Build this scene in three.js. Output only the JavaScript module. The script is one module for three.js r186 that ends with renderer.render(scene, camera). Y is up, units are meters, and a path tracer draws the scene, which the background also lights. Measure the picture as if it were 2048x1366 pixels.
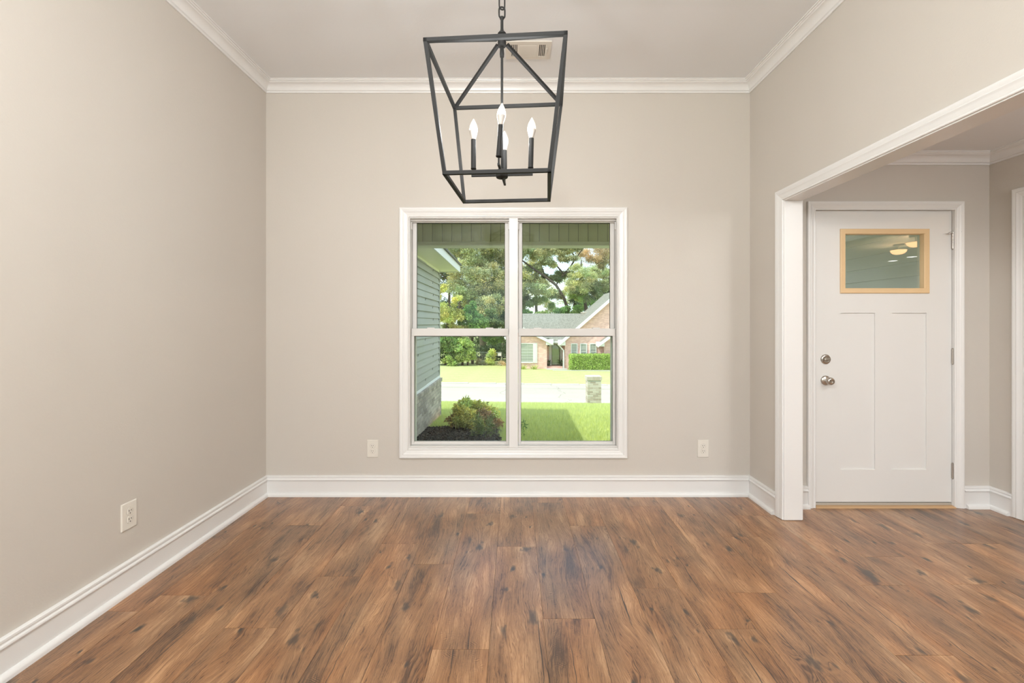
import * as THREE from 'three';
import { mergeGeometries, toCreasedNormals } from 'three/addons/utils/BufferGeometryUtils.js';
import { RoundedBoxGeometry } from 'three/addons/geometries/RoundedBoxGeometry.js';
import { RectAreaLightUniformsLib } from 'three/addons/lights/RectAreaLightUniformsLib.js';

// ------------------------------------------------------------------ camera, sky, sun, exposure
// Axes: x right, y up, floor at y = 0; "d" is the distance ahead of the camera (z = -d).
const EYE = 1.275;
const scene = new THREE.Scene();
const camera = new THREE.PerspectiveCamera(75.64, 2048 / 1366, 0.05, 400);
camera.position.set(0, EYE, 0);
camera.setViewOffset(2048, 1366, -6, 38, 2048, 1366);
const renderer = new THREE.WebGLRenderer();
renderer.toneMapping = THREE.LinearToneMapping;
renderer.toneMappingExposure = 1.0;
renderer.shadowMap.enabled = true;
RectAreaLightUniformsLib.init();

const SUN_DIR = new THREE.Vector3(-0.56, 0.775, 0.30).normalize();      // towards the sun
const sun = new THREE.DirectionalLight(new THREE.Color(1, 0.95, 0.86), 4.3);
sun.position.copy(SUN_DIR).multiplyScalar(60).add(new THREE.Vector3(0, 0, -25));
sun.target.position.set(0, 0, -25);
sun.castShadow = true; sun.shadow.mapSize.set(4096, 4096); sun.shadow.radius = 1;
Object.assign(sun.shadow.camera, { left: -45, right: 45, top: 45, bottom: -45, near: 1, far: 160 });
scene.add(sun, sun.target);

const clamp = (v, a = 0, b = 1) => Math.min(b, Math.max(a, v));
const mix = (a, b, t) => a + (b - a) * t;
const smooth = (a, b, x) => { const t = clamp((x - a) / (b - a)); return t * t * (3 - 2 * t); };
function rngOf(seed) { let s = seed >>> 0; return () => { s = (s + 0x6D2B79F5) | 0; let t = Math.imul(s ^ (s >>> 15), 1 | s); t = (t + Math.imul(t ^ (t >>> 7), 61 | t)) ^ t; return ((t ^ (t >>> 14)) >>> 0) / 4294967296; }; }
function hash2(x, y) { let h = Math.imul(x, 374761393) + Math.imul(y, 668265263); h = Math.imul(h ^ (h >>> 13), 1274126177); return ((h ^ (h >>> 16)) >>> 0) / 4294967296; }
function noise(x, y) {
  const xi = Math.floor(x), yi = Math.floor(y); let fx = x - xi, fy = y - yi;
  fx = fx * fx * (3 - 2 * fx); fy = fy * fy * (3 - 2 * fy);
  const a = hash2(xi, yi), b = hash2(xi + 1, yi), c = hash2(xi, yi + 1), d = hash2(xi + 1, yi + 1);
  return a + (b - a) * fx + (c - a) * fy + (a - b - c + d) * fx * fy;
}
const fbm = (x, y, n = 4) => { let s = 0, a = 0.5, t = 0; for (let k = 0; k < n; k++) { s += a * noise(x, y); t += a; x = x * 2.03 + 17.1; y = y * 2.03 + 5.7; a *= 0.5; } return s / t; };
// periodic value noise for tiles
function pnoise(x, y, p) {
  const xi = Math.floor(x), yi = Math.floor(y); let fx = x - xi, fy = y - yi;
  fx = fx * fx * (3 - 2 * fx); fy = fy * fy * (3 - 2 * fy);
  const m = (v) => ((v % p) + p) % p;
  const a = hash2(m(xi), m(yi)), b = hash2(m(xi + 1), m(yi)), c = hash2(m(xi), m(yi + 1)), d = hash2(m(xi + 1), m(yi + 1));
  return a + (b - a) * fx + (c - a) * fy + (a - b - c + d) * fx * fy;
}
const pfbm = (x, y, p, n = 4) => { let s = 0, a = 0.5, t = 0; for (let k = 0; k < n; k++) { s += a * pnoise(x, y, p); t += a; x *= 2; y *= 2; p *= 2; a *= 0.5; } return s / t; };

{ // hazy blue sky with soft white clouds, the same all round
  const W = 1024, H = 512, data = new Float32Array(W * H * 4);
  for (let j = 0; j < H; j++) for (let i = 0; i < W; i++) {
    const el = ((j + 0.5) / H - 0.5) * Math.PI, az = (i / W) * Math.PI * 2, s = Math.sin(el);
    const up = clamp(s), t = Math.pow(up, 0.55);
    let r = mix(0.95, 0.30, t), g = mix(1.0, 0.50, t), b = mix(1.05, 0.95, t);
    const cx = Math.cos(az) * Math.cos(el) / (0.25 + up), cy = Math.sin(az) * Math.cos(el) / (0.25 + up);
    const c = smooth(0.45, 0.68, fbm(cx * 1.6 + 31, cy * 1.6 + 11, 5)) * 0.85;
    r = mix(r, 1.25, c); g = mix(g, 1.25, c); b = mix(b, 1.27, c);
    if (s < 0) { r = 0.5; g = 0.5; b = 0.42; }
    const o = (j * W + i) * 4; data[o] = r; data[o + 1] = g; data[o + 2] = b; data[o + 3] = 1;
  }
  const t = new THREE.DataTexture(data, W, H, THREE.RGBAFormat, THREE.FloatType);
  t.mapping = THREE.EquirectangularReflectionMapping; t.magFilter = THREE.LinearFilter; t.minFilter = THREE.LinearFilter; t.needsUpdate = true;
  scene.background = t; scene.backgroundIntensity = 1.75;
}

// area lights of unseen ceiling panels, placed to light foyer and side room (fittings built below)
const UNSEEN_PANELS = [ // x, y, d, size, strength
  [2.62, 2.425, 0.9, 0.45, 26], [4.4, 2.425, -2.5, 0.6, 22],
];
// unseen white glass globes, placed to light the room and foyer: x, y, d, candela
const HC = 3.038, HF = 2.433;  // ceilings
const UNSEEN_GLOBES = [[-0.3, 2.6, 0.2, 8.6, HC], [-0.4, 2.35, -2.6, 14, HC], [2.60, 2.05, 0.1, 4.0, HF]];
const CANDLE = 0.26;       // each candle bulb
const WARM = new THREE.Color(0.97, 0.99, 1.0);

// ------------------------------------------------------------------ helpers
const V = (x, y, z) => new THREE.Vector3(x, y, z);
const used = new Map();
function numbered(name) { const n = used.get(name) ?? 0; used.set(name, n + 1); return n ? `${name}_${String(n).padStart(3, '0')}` : name; }
function tag(o, label, category, group) { o.userData.label = label; o.userData.category = category; if (group) o.userData.group = group; return o; }
function mesh(name, geo, mat, parent = scene) {
  const g = Array.isArray(geo) ? merge(geo) : geo;
  const m = new THREE.Mesh(g, mat); m.name = parent === scene ? numbered(name) : name; m.castShadow = m.receiveShadow = true; parent.add(m); return m;
}
function group(name, x = 0, y = 0, z = 0) { const o = new THREE.Group(); o.name = numbered(name); o.position.set(x, y, z); scene.add(o); return o; }
function struct(o) { o.userData.kind = 'structure'; return o; }
function stuff(o) { o.userData.kind = 'stuff'; return o; }
function merge(list) {
  return mergeGeometries(list.map((g) => {
    let h = g.index ? g.toNonIndexed() : g.clone();
    if (!h.attributes.normal) h.computeVertexNormals();
    if (!h.attributes.uv) h.setAttribute('uv', new THREE.BufferAttribute(new Float32Array(h.attributes.position.count * 2), 2));
    for (const k of Object.keys(h.attributes)) if (!['position', 'normal', 'uv', 'color'].includes(k)) h.deleteAttribute(k);
    h.morphAttributes = {};
    return h;
  }), false);
}
function metreUV(g, su = 1, sv = 1) { // box projection in metres
  const h = g.index ? g.toNonIndexed() : g; const p = h.attributes.position, n = h.attributes.normal, uv = new Float32Array(p.count * 2);
  for (let i = 0; i < p.count; i++) {
    const ax = Math.abs(n.getX(i)), ay = Math.abs(n.getY(i)), az = Math.abs(n.getZ(i));
    const [u, v] = ax >= ay && ax >= az ? [p.getZ(i), p.getY(i)] : ay >= az ? [p.getX(i), p.getZ(i)] : [p.getX(i), p.getY(i)];
    uv[2 * i] = u * su; uv[2 * i + 1] = v * sv;
  }
  h.setAttribute('uv', new THREE.BufferAttribute(uv, 2)); return h;
}
// box between limits; d limits are distances ahead
function bx(x0, x1, y0, y1, d0, d1) { const g = new THREE.BoxGeometry(Math.abs(x1 - x0), Math.abs(y1 - y0), Math.abs(d1 - d0)); g.translate((x0 + x1) / 2, (y0 + y1) / 2, -(d0 + d1) / 2); return metreUV(g); }
function rbx(x0, x1, y0, y1, d0, d1, r = 0.002, seg = 2) { const g = new RoundedBoxGeometry(Math.abs(x1 - x0), Math.abs(y1 - y0), Math.abs(d1 - d0), seg, r); g.translate((x0 + x1) / 2, (y0 + y1) / 2, -(d0 + d1) / 2); return g; }
// profile [(p, q)] swept straight: origin + t*T + p*A + q*B; the ends are cut by s0, s1 metres of t per metre of p
function run(profile, O, T, A, B, len, s0 = 0, s1 = 0) {
  const pos = [], n = profile.length;
  const at = (i, end) => { const [p, q] = profile[i % n]; const t = end ? len - s1 * p : s0 * p; return V().copy(O).addScaledVector(T, t).addScaledVector(A, p).addScaledVector(B, q); };
  const tri = (a, b, c) => pos.push(a.x, a.y, a.z, b.x, b.y, b.z, c.x, c.y, c.z);
  const flip = V().crossVectors(A, B).dot(T) < 0;
  let area = 0; for (let i = 0; i < n; i++) { const [a, b] = profile[i], [c, e] = profile[(i + 1) % n]; area += a * e - c * b; }
  const f = (area < 0) !== flip;
  for (let i = 0; i < n; i++) {
    const a = at(i, 0), b = at(i + 1, 0), c = at(i + 1, 1), d = at(i, 1);
    if (!f) { tri(a, b, c); tri(a, c, d); } else { tri(a, c, b); tri(a, d, c); }
  }
  const caps = THREE.ShapeUtils.triangulateShape(profile.map(([p, q]) => new THREE.Vector2(p, q)), []);
  for (const [i, j, k] of caps) for (const e of [0, 1]) {
    const a = at(i, e), b = at(j, e), c = at(k, e), nn = V().crossVectors(V().subVectors(b, a), V().subVectors(c, a));
    if ((nn.dot(T) > 0) === (e === 1)) tri(a, b, c); else tri(a, c, b);
  }
  let g = new THREE.BufferGeometry(); g.setAttribute('position', new THREE.Float32BufferAttribute(pos, 3)); g.computeVertexNormals();
  g = toCreasedNormals(g, 0.6); return metreUV(g);
}
function cyl(r0, r1, h, seg = 24, open = false) { return new THREE.CylinderGeometry(r1, r0, h, seg, 1, open); }
function bar(a, b, w, h = w, up = V(0, 1, 0)) { // square bar between two points
  const dir = V().subVectors(b, a), L = dir.length(); dir.normalize();
  const g = new RoundedBoxGeometry(w, h, L, 1, Math.min(w, h) * 0.08);
  const x = V().crossVectors(up, dir); if (x.lengthSq() < 1e-6) x.set(1, 0, 0); x.normalize(); const y = V().crossVectors(dir, x);
  g.applyMatrix4(new THREE.Matrix4().makeBasis(x, y, dir).setPosition(V().addVectors(a, b).multiplyScalar(0.5))); return g;
}
function rod(a, b, r0, r1 = r0, seg = 12) {
  const dir = V().subVectors(b, a), L = dir.length(), g = cyl(r0, r1, L, seg);
  g.applyQuaternion(new THREE.Quaternion().setFromUnitVectors(V(0, 1, 0), dir.normalize())); g.translate((a.x + b.x) / 2, (a.y + b.y) / 2, (a.z + b.z) / 2); return g;
}
function dataTex(W, H, fn, srgb, repeat) {
  const a = new Uint8Array(W * H * 4), c = [0, 0, 0];
  for (let j = 0; j < H; j++) for (let i = 0; i < W; i++) { fn(i, j, c); const o = (j * W + i) * 4; a[o] = clamp(c[0], 0, 255); a[o + 1] = clamp(c[1], 0, 255); a[o + 2] = clamp(c[2], 0, 255); a[o + 3] = 255; }
  const t = new THREE.DataTexture(a, W, H); t.magFilter = THREE.LinearFilter; t.minFilter = THREE.LinearMipmapLinearFilter; t.generateMipmaps = true;
  if (repeat) t.wrapS = t.wrapT = THREE.RepeatWrapping; if (srgb) t.colorSpace = THREE.SRGBColorSpace; t.needsUpdate = true; return t;
}
const std = (color, roughness = 0.6, o = {}) => new THREE.MeshStandardMaterial({ color, roughness, ...o });
const lin = (r, g, b) => new THREE.Color().setRGB(r, g, b);

// ------------------------------------------------------------------ materials
const rollerTex = dataTex(256, 256, (i, j, c) => { const v = 255 * pfbm(i / 4, j / 4, 64, 3); c[0] = c[1] = c[2] = v; }, false, true);
const rollerA = rollerTex.clone(); rollerA.repeat.set(3, 3); rollerA.needsUpdate = true;
const M = {
  wall: std(lin(0.600, 0.557, 0.503), 0.62, { bumpMap: rollerA, bumpScale: 0.00025 }),
  ceiling: std(lin(0.83, 0.84, 0.85), 0.8, { bumpMap: rollerA, bumpScale: 0.0003 }),
  trim: std(lin(0.80, 0.79, 0.775), 0.32),
  vinyl: std(lin(0.70, 0.68, 0.655), 0.38),
  door: std(lin(0.76, 0.75, 0.73), 0.42),
  plate: std(lin(0.75, 0.71, 0.64), 0.3),
  slot: std(lin(0.05, 0.045, 0.04), 0.7),
  liteFrame: std(lin(0.74, 0.53, 0.30), 0.5),
  nickel: std(lin(0.55, 0.51, 0.46), 0.28, { metalness: 1 }),
  hinge: std(lin(0.50, 0.46, 0.42), 0.35, { metalness: 1 }),
  black: new THREE.MeshPhysicalMaterial({ color: lin(0.024, 0.0235, 0.0225), roughness: 0.55, specularIntensity: 0.25 }),
  bulbBase: std(lin(0.5, 0.46, 0.42), 0.4),
  bulbGlow: std(lin(0.9, 0.85, 0.75), 0.4, { emissive: lin(1, 0.86, 0.66), emissiveIntensity: 2.4 }),
  unseenPanelGlow: std(lin(0.9, 0.9, 0.9), 0.4, { emissive: lin(1, 0.95, 0.88), emissiveIntensity: 4 }),
  unseenGlobeGlow: std(lin(0.9, 0.9, 0.9), 0.4, { emissive: lin(1, 0.95, 0.88), emissiveIntensity: 0.6 }),
  amberGlow: std(lin(0.9, 0.6, 0.35), 0.4, { emissive: lin(1, 0.55, 0.25), emissiveIntensity: 7 }),
  glass: new THREE.MeshPhysicalMaterial({ color: lin(0.93, 0.985, 0.94), roughness: 0, transmission: 1, thickness: 0, ior: 1.5, specularIntensity: 0.45 }),
  doorGlass: new THREE.MeshPhysicalMaterial({ color: lin(0.98, 1, 0.99), roughness: 0, transmission: 1, thickness: 0, ior: 1.7 }),
  sweep: std(lin(0.44, 0.40, 0.34), 0.6),
  transition: std(lin(0.50, 0.32, 0.17), 0.5),
  gasket: std(lin(0.03, 0.035, 0.03), 0.6),
  sideSiding: std(lin(0.84, 0.86, 0.83), 0.6),
  siding: std(lin(0.40, 0.42, 0.385), 0.6),
  soffit: std(lin(0.84, 0.83, 0.64), 0.6),
  beamCore: std(lin(0.10, 0.10, 0.07), 0.8),
  beam: std(lin(0.66, 0.66, 0.40), 0.6),
  outWhite: std(lin(0.78, 0.78, 0.76), 0.5),
  concrete: std(lin(0.55, 0.52, 0.48), 0.9),
  bark: std(lin(0.085, 0.065, 0.05), 0.95),
  core: std(lin(0.02, 0.035, 0.012), 1),
  galvanized: std(lin(0.45, 0.46, 0.45), 0.5, { metalness: 0.6 }),
};

// ------------------------------------------------------------------ the room shell
const XL = -1.836, XR = 1.733, XR2 = 1.846, DF = 3.245, DD = 3.034, XF = 3.272;
// window unit limits at the wall
const WX0 = -0.785, WX1 = 0.762, WY0 = EYE - 0.932, WY1 = EYE + 0.782;
const DX0 = 2.052, DX1 = 3.046, DTOP = EYE + 0.790;            // front door rough opening
const OD0 = 0.30, OD1 = 2.846, OTOP = EYE + 0.800;             // opening to the foyer (rough)
const LD0 = 0.20, LD1 = 2.826, LTOP = EYE + 0.812;              // opening from the foyer to the next room

function wallXY(x0, x1, y0, y1, d0, d1, holes = []) { // wall across the view
  const s = new THREE.Shape([[x0, y0], [x1, y0], [x1, y1], [x0, y1]].map(([a, b]) => new THREE.Vector2(a, b)));
  for (const [a, b, c, e] of holes) s.holes.push(new THREE.Path([[a, c], [a, e], [b, e], [b, c]].map(([p, q]) => new THREE.Vector2(p, q))));
  const g = new THREE.ExtrudeGeometry(s, { depth: d1 - d0, bevelEnabled: false }); g.translate(0, 0, -d1); return metreUV(g);
}
function wallDY(d0, d1, y0, y1, x0, x1, holes = []) { // wall along the view
  const s = new THREE.Shape([[d0, y0], [d1, y0], [d1, y1], [d0, y1]].map(([a, b]) => new THREE.Vector2(a, b)));
  for (const [a, b, c, e] of holes) s.holes.push(new THREE.Path([[a, c], [a, e], [b, e], [b, c]].map(([p, q]) => new THREE.Vector2(p, q))));
  const g = new THREE.ExtrudeGeometry(s, { depth: x1 - x0, bevelEnabled: false });
  g.rotateY(Math.PI / 2); g.translate(x0, 0, 0); return metreUV(g);
}
const BACK = -5.0, XB = 8.0;
struct(mesh('wall_left', wallDY(BACK - 0.12, DF + 0.15, 0, HC + 0.12, XL - 0.12, XL, [[-2.9, -0.7, 0.35, 2.4]]), M.wall));
struct(mesh('wall_far', wallXY(XL, XR, 0, HC + 0.12, DF, DF + 0.15, [[WX0, WX1, WY0, WY1]]), M.wall));
// the partition: its opening reaches the floor
{
  const s = new THREE.Shape([[BACK, 0], [OD0, 0], [OD0, OTOP], [OD1, OTOP], [OD1, 0], [DF + 0.15, 0], [DF + 0.15, HC + 0.12], [BACK, HC + 0.12]].map(([a, b]) => new THREE.Vector2(a, b)));
  const g = new THREE.ExtrudeGeometry(s, { depth: XR2 - XR, bevelEnabled: false }); g.rotateY(Math.PI / 2); g.translate(XR, 0, 0);
  struct(mesh('wall_right', metreUV(g), M.wall));
}
{
  const s = new THREE.Shape([[XR2, 0], [DX0, 0], [DX0, DTOP], [DX1, DTOP], [DX1, 0], [XF + 0.12, 0], [XF + 0.12, HF + 0.12], [XR2, HF + 0.12]].map(([a, b]) => new THREE.Vector2(a, b)));
  const g = new THREE.ExtrudeGeometry(s, { depth: 0.15, bevelEnabled: false }); g.translate(0, 0, -DD - 0.15);
  struct(mesh('wall_foyer', metreUV(g), M.wall));
}
{
  const s = new THREE.Shape([[BACK, 0], [LD0, 0], [LD0, LTOP], [LD1, LTOP], [LD1, 0], [DD, 0], [DD, HF + 0.12], [BACK, HF + 0.12]].map(([a, b]) => new THREE.Vector2(a, b)));
  const g = new THREE.ExtrudeGeometry(s, { depth: 0.12, bevelEnabled: false }); g.rotateY(Math.PI / 2); g.translate(XF, 0, 0);
  struct(mesh('wall_foyer_right', metreUV(g), M.wall));
}
struct(mesh('wall_living_front', wallXY(XF + 0.12, XB, 0, HF + 0.12, DD, DD + 0.15), M.wall));
struct(mesh('wall_living_right', wallDY(BACK - 0.12, DD + 0.15, 0, HF + 0.12, XB, XB + 0.12), M.wall));
struct(mesh('wall_back', wallXY(XL, XB, 0, HC + 0.12, BACK - 0.12, BACK, [[-1.35, 1.25, 0.35, 2.4], [4.4, 6.9, 0.6, 2.1]]), M.wall));
struct(mesh('ceiling', bx(XL, XR, HC, HC + 0.12, BACK, DF), M.ceiling));
struct(mesh('ceiling_foyer', [bx(XR2, XF, HF, HF + 0.12, BACK, DD), bx(XF + 0.12, XB, HF, HF + 0.12, BACK, DD)], M.ceiling));

// floor: wood planks on a slab
const PW = 0.2225, PL = 1.22;
const COLS = 9, TEX = 2048;
const [woodMap, woodBump] = (() => {
  const rnd = rngOf(41), cw = TEX / COLS;
  const cols = [];
  for (let c = 0; c < COLS; c++) {
    const knots = [], cracks = [], saws = [];
    const nk = 6 + Math.floor(rnd() * 5);
    for (let k = 0; k < nk; k++) knots.push({ u: 0.02 + rnd() * 0.18, v: rnd() * 2.44, r: 0.004 + rnd() * rnd() * 0.014, a: 0.9 + rnd() * 1.1, s: rnd() < 0.5 ? -1 : 1, dark: 0.5 + rnd() * 0.5, seed: rnd() * 99 });
    for (let k = 0; k < 3; k++) cracks.push({ u: 0.02 + rnd() * 0.18, v: rnd() * 2.1, l: 0.15 + rnd() * 0.4, w: 0.0008 + rnd() * 0.0009, seed: rnd() * 99 });
    for (let k = 0; k < 4; k++) saws.push({ u: 0.03 + rnd() * 0.16, v: rnd() * 2.3, ru: 0.02 + rnd() * 0.03, rv: 0.06 + rnd() * 0.1, ang: -60 + rnd() * 120 });
    cols.push({ knots, cracks, saws, off: rnd() * 60, split: [0.075 + rnd() * 0.02, 0.14 + rnd() * 0.02], tone: [rnd() - 0.5, rnd() - 0.5, rnd() - 0.5] });
  }
  const col = new Uint8Array(TEX * TEX * 4), bmp = new Uint8Array(TEX * TEX * 4);
  for (let c = 0; c < COLS; c++) {
    const C = cols[c], i0 = Math.round(c * cw), i1 = Math.round((c + 1) * cw);
    for (let j = 0; j < TEX; j++) {
      const v = j / TEX * 2.44, near = C.knots.filter((k) => Math.abs(k.v - v) < 0.3), cr = C.cracks.filter((k) => v > k.v && v < k.v + k.l), sw = C.saws.filter((k) => Math.abs(k.v - v) < k.rv * 1.6);
      for (let i = i0; i < i1; i++) {
        const u = (i - i0) / (i1 - i0) * PW;
        let du = 0.050 * (noise(v * 2.6 + C.off, u * 7 + C.off) - 0.5) + 0.020 * (noise(v * 7 + C.off * 2, u * 16) - 0.5) + 0.004 * (noise(v * 25 + C.off * 2, u * 50) - 0.5), kd = 0, halo = 0, smoke = 0;
        for (const k of near) {
          const a = (u - k.u), b = (v - k.v) / k.a, e = Math.hypot(a, b * 0.8) / k.r, ang = noise(a * 90 + k.seed, b * 60 + k.seed);
          du += a * 0.75 * Math.exp(-(a * a) / (9 * k.r * k.r) - (b * b) / (40 * k.r * k.r));
          const edge = e * (0.45 + 1.3 * ang) + 0.5 * (noise(u * 140 + k.seed, v * 60) - 0.5); smoke = Math.max(smoke, k.dark * smooth(3.0, 0.4, Math.hypot((a + k.s * 0.9 * k.r) * 1.2, (b + k.r * 0.8) * 0.6) / k.r * (0.5 + ang)));
          kd = Math.max(kd, k.dark * smooth(2.1, 0.2, edge));
          const a2 = a - k.s * k.r * 1.6, h = Math.hypot(a2, b * 0.7) / (k.r * 1.3); halo = Math.max(halo, smooth(1.5, 0.3, h * (0.6 + 0.8 * ang)));
        }
        const up = u + du, sgm = u < C.split[0] ? 0 : u < C.split[1] ? 1 : 2;
        const streak = noise(up * 80 + C.off * 3, v * 5), fine = noise(up * 300 + C.off, v * 14), pore = noise(up * 800, v * 70);
        const broad = fbm(u * 11 + C.off, v * 4.2 + C.off * 1.7, 3);
        const F = (u + du * 1.15) * 165 + 1.6 * (fine - 0.5), fl = F - Math.floor(F), ridge = Math.min(fl, 1 - fl);
        const line = smooth(0.24, 0.02, ridge) * (0.25 + 0.75 * smooth(0.25, 0.7, noise(u * 60 + Math.floor(F) * 3.1, v * 9 + C.off)));
        let t = 0.60 + 0.80 * (broad - 0.5) + 0.16 * (streak - 0.5) + 0.20 * (fine - 0.5) + 0.16 * (pore - 0.5) + 0.08 * C.tone[sgm] + 0.12 * (fl - 0.5) - 0.30 * line + 0.22 * halo;
        t -= 0.20 * smoke; let h = 0.6 + 0.3 * (fine - 0.5) + 0.2 * (pore - 0.5) - 0.35 * line;
        for (const s of sw) {
          const m = smooth(1.3, 0.3, Math.hypot((u - s.u) / s.ru, (v - s.v) / s.rv) + 0.8 * (noise(u * 60, v * 30) - 0.3));
          if (m > 0) { const w = 0.5 + 0.5 * Math.sin(6.283 * (v * 150 + u * s.ang + 2.2 * noise(u * 50, v * 40))); t -= 0.34 * m * (w - 0.35); h -= 0.3 * m * w; }
        }
        t = clamp(t);
        // sRGB ramp: dark brown, mid brown, tan
        let r, g, b; const w1 = smooth(0.1, 0.55, t), w2 = smooth(0.5, 1.0, t);
        r = mix(mix(80, 152, w1), 202, w2); g = mix(mix(55, 109, w1), 157, w2); b = mix(mix(39, 73, w1), 114, w2);
        const red = noise(u * 14 + 5 + C.off, v * 3.1) - 0.5; r += 12 * red; b -= 8 * red;
        const grey = smooth(0.55, 0.8, noise(u * 10 + 77 + C.off, v * 2.1)); const lum = 0.3 * r + 0.5 * g + 0.2 * b; r = mix(r, lum * 1.02, grey * 0.12); g = mix(g, lum * 0.97, grey * 0.12); b = mix(b, lum * 0.86, grey * 0.12);
        if (kd > 0) { r = mix(r, 62, kd); g = mix(g, 54, kd); b = mix(b, 48, kd); h -= 0.25 * kd; }
        for (const k of cr) {
          const f = (v - k.v) / k.l, uc = k.u + 0.010 * (noise(v * 5 + k.seed, 3) - 0.5) + 0.004 * (noise(v * 22 + k.seed, 9) - 0.5), w = k.w * Math.sin(Math.PI * f);
          const m = smooth(w * 1.9, w * 0.5, Math.abs(u - uc)); r = mix(r, 50, m * 0.85); g = mix(g, 40, m * 0.85); b = mix(b, 34, m * 0.85); h -= 0.5 * m;
        }
        const o = (j * TEX + i) * 4; col[o] = clamp(r, 0, 255); col[o + 1] = clamp(g, 0, 255); col[o + 2] = clamp(b, 0, 255); col[o + 3] = 255;
        bmp[o] = bmp[o + 1] = bmp[o + 2] = clamp(255 * h, 0, 255); bmp[o + 3] = 255;
      }
    }
  }
  const A = new THREE.DataTexture(col, TEX, TEX), B = new THREE.DataTexture(bmp, TEX, TEX);
  for (const t of [A, B]) { t.magFilter = THREE.LinearFilter; t.minFilter = THREE.LinearMipmapLinearFilter; t.generateMipmaps = true; t.needsUpdate = true; }
  A.colorSpace = THREE.SRGBColorSpace; return [A, B];
})();
const plankMats = [[1, 1, 1], [0.94, 0.92, 0.9], [1.06, 1.04, 1.02], [1.02, 0.98, 0.93], [0.98, 0.99, 1.02]].map((c) => new THREE.MeshPhysicalMaterial({ map: woodMap, bumpMap: woodBump, bumpScale: 0.0005, color: lin(0.85 * c[0], 0.84 * c[1], 0.83 * c[2]), roughness: 0.38, clearcoat: 0.6, clearcoatRoughness: 0.24 }));
{
  const floor = struct(group('floor'));
  mesh('subfloor', bx(XL - 0.1, XB + 0.1, -0.2, -0.008, BACK, DF), std(lin(0.05, 0.04, 0.03), 0.9), floor);
  const rnd = rngOf(9);
  const known = { 0: 1.894, '-1': 2.503, '-2': 2.937, '-3': 2.323, '-4': 2.533, '-5': 2.21, '-6': 1.837, '-7': 2.767, '-8': 2.057, 1: 2.76, 2: 2.113, 3: 1.831, 4: 2.0755, 8: 2.394, 10: 2.536 };
  const far = [];
  function plankGeo(x0, x1, d0, d1, col, half, flipU, flipV, off) {
    const e = 0.0005, b = 0.0007, y = 0, yb = -0.008; // tiny bevel along every edge
    const P = [[x0 + e, x1 - e, d0 + e, d1 - e, y - b], [x0 + e + b, x1 - e - b, d0 + e + b, d1 - e - b, y]];
    const pos = [], uv = []; const U = (x) => (col + clamp(flipU ? (x1 - x) / PW : (x - x0) / PW, 0.012, 0.988)) / COLS; const Vv = (d) => { const t = clamp((d - d0 + off) / 2.44, 0, 0.5); return (half ? 0.5 : 0) + (flipV ? 0.5 - t : t); };
    const pt = (x, yy, d) => { pos.push(x, yy, -d); uv.push(U(x), Vv(d)); };
    const quad = (a, b2, c, d) => { for (const q of [a, b2, c, a, c, d]) pt(...q); };
    const [o, t] = P, q = (L, k) => [[L[0], L[4], L[2]], [L[1], L[4], L[2]], [L[1], L[4], L[3]], [L[0], L[4], L[3]]][k];
    quad(q(t, 0), q(t, 1), q(t, 2), q(t, 3));
    for (let k = 0; k < 4; k++) { const k2 = (k + 1) % 4; quad(q(o, k), q(o, k2), q(t, k2), q(t, k)); const lo = [...o]; lo[4] = yb; quad(q(lo, k), q(lo, k2), q(o, k2), q(o, k)); }
    const g = new THREE.BufferGeometry(); g.setAttribute('position', new THREE.Float32BufferAttribute(pos, 3)); g.setAttribute('uv', new THREE.Float32BufferAttribute(uv, 2)); g.computeVertexNormals(); const nn = g.attributes.normal; for (let k = 0; k < nn.count; k++) if (nn.getY(k) > 0.3) nn.setXYZ(k, 0, 1, 0); return g;
  }
  for (let r = -9; r < 36; r++) {
    let x0 = 0.1215 + r * PW, x1 = x0 + PW; if (x1 < XL || x0 > XB) continue; const cx0 = Math.max(x0, XL), cx1 = Math.min(x1, XB);
    const j = known[r] ?? 1.7 + rnd() * PL; const dmax = x0 > XF ? DD : DF - 0.004;
    for (let k = -7; k < 3; k++) {
      const a = Math.max(j + k * PL, BACK), b = Math.min(j + (k + 1) * PL, dmax); if (b - a < 0.02) continue;
      const g = plankGeo(cx0, cx1, a, b, Math.floor(rnd() * COLS), rnd() < 0.5, rnd() < 0.5, rnd() < 0.5, Math.max(0, a - (j + k * PL)));
      if (b > 1.2 && x0 < 4.2) mesh('plank', g, plankMats[Math.floor(rnd() * plankMats.length)], floor); else far.push(g);
    }
  }
  stuff(mesh('planking', far, plankMats[0], floor));
}

// ------------------------------------------------------------------ trim: crown, base, casings
const crownP = [[0, -0.074], [0.009, -0.074], [0.011, -0.070], [0.011, -0.064], [0.008, -0.062], [0.012, -0.060], [0.016, -0.057], [0.017, -0.054], [0.019, -0.046], [0.024, -0.036], [0.032, -0.027], [0.042, -0.021], [0.053, -0.018], [0.055, -0.014], [0.059, -0.012], [0.064, -0.012], [0.066, -0.006], [0.074, -0.006], [0.074, 0], [0, 0]];
const baseP = [[0, 0], [0.015, 0], [0.015, 0.112], [0.0165, 0.1135], [0.022, 0.116], [0.0235, 0.121], [0.022, 0.126], [0.017, 0.1285], [0.0155, 0.130], [0.0155, 0.1345], [0.0185, 0.137], [0.0195, 0.141], [0.018, 0.146], [0.012, 0.149], [0, 0.149]];
const shoeP = [[0, 0], [0.019, 0], [0.019, 0.009], [0.0175, 0.015], [0.014, 0.021], [0.0085, 0.0255], [0, 0.027]];
const X = V(1, 0, 0), Y = V(0, 1, 0), IN = V(0, 0, -1), OUT = V(0, 0, 1), NX = V(-1, 0, 0);   // IN = away from the camera
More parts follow.
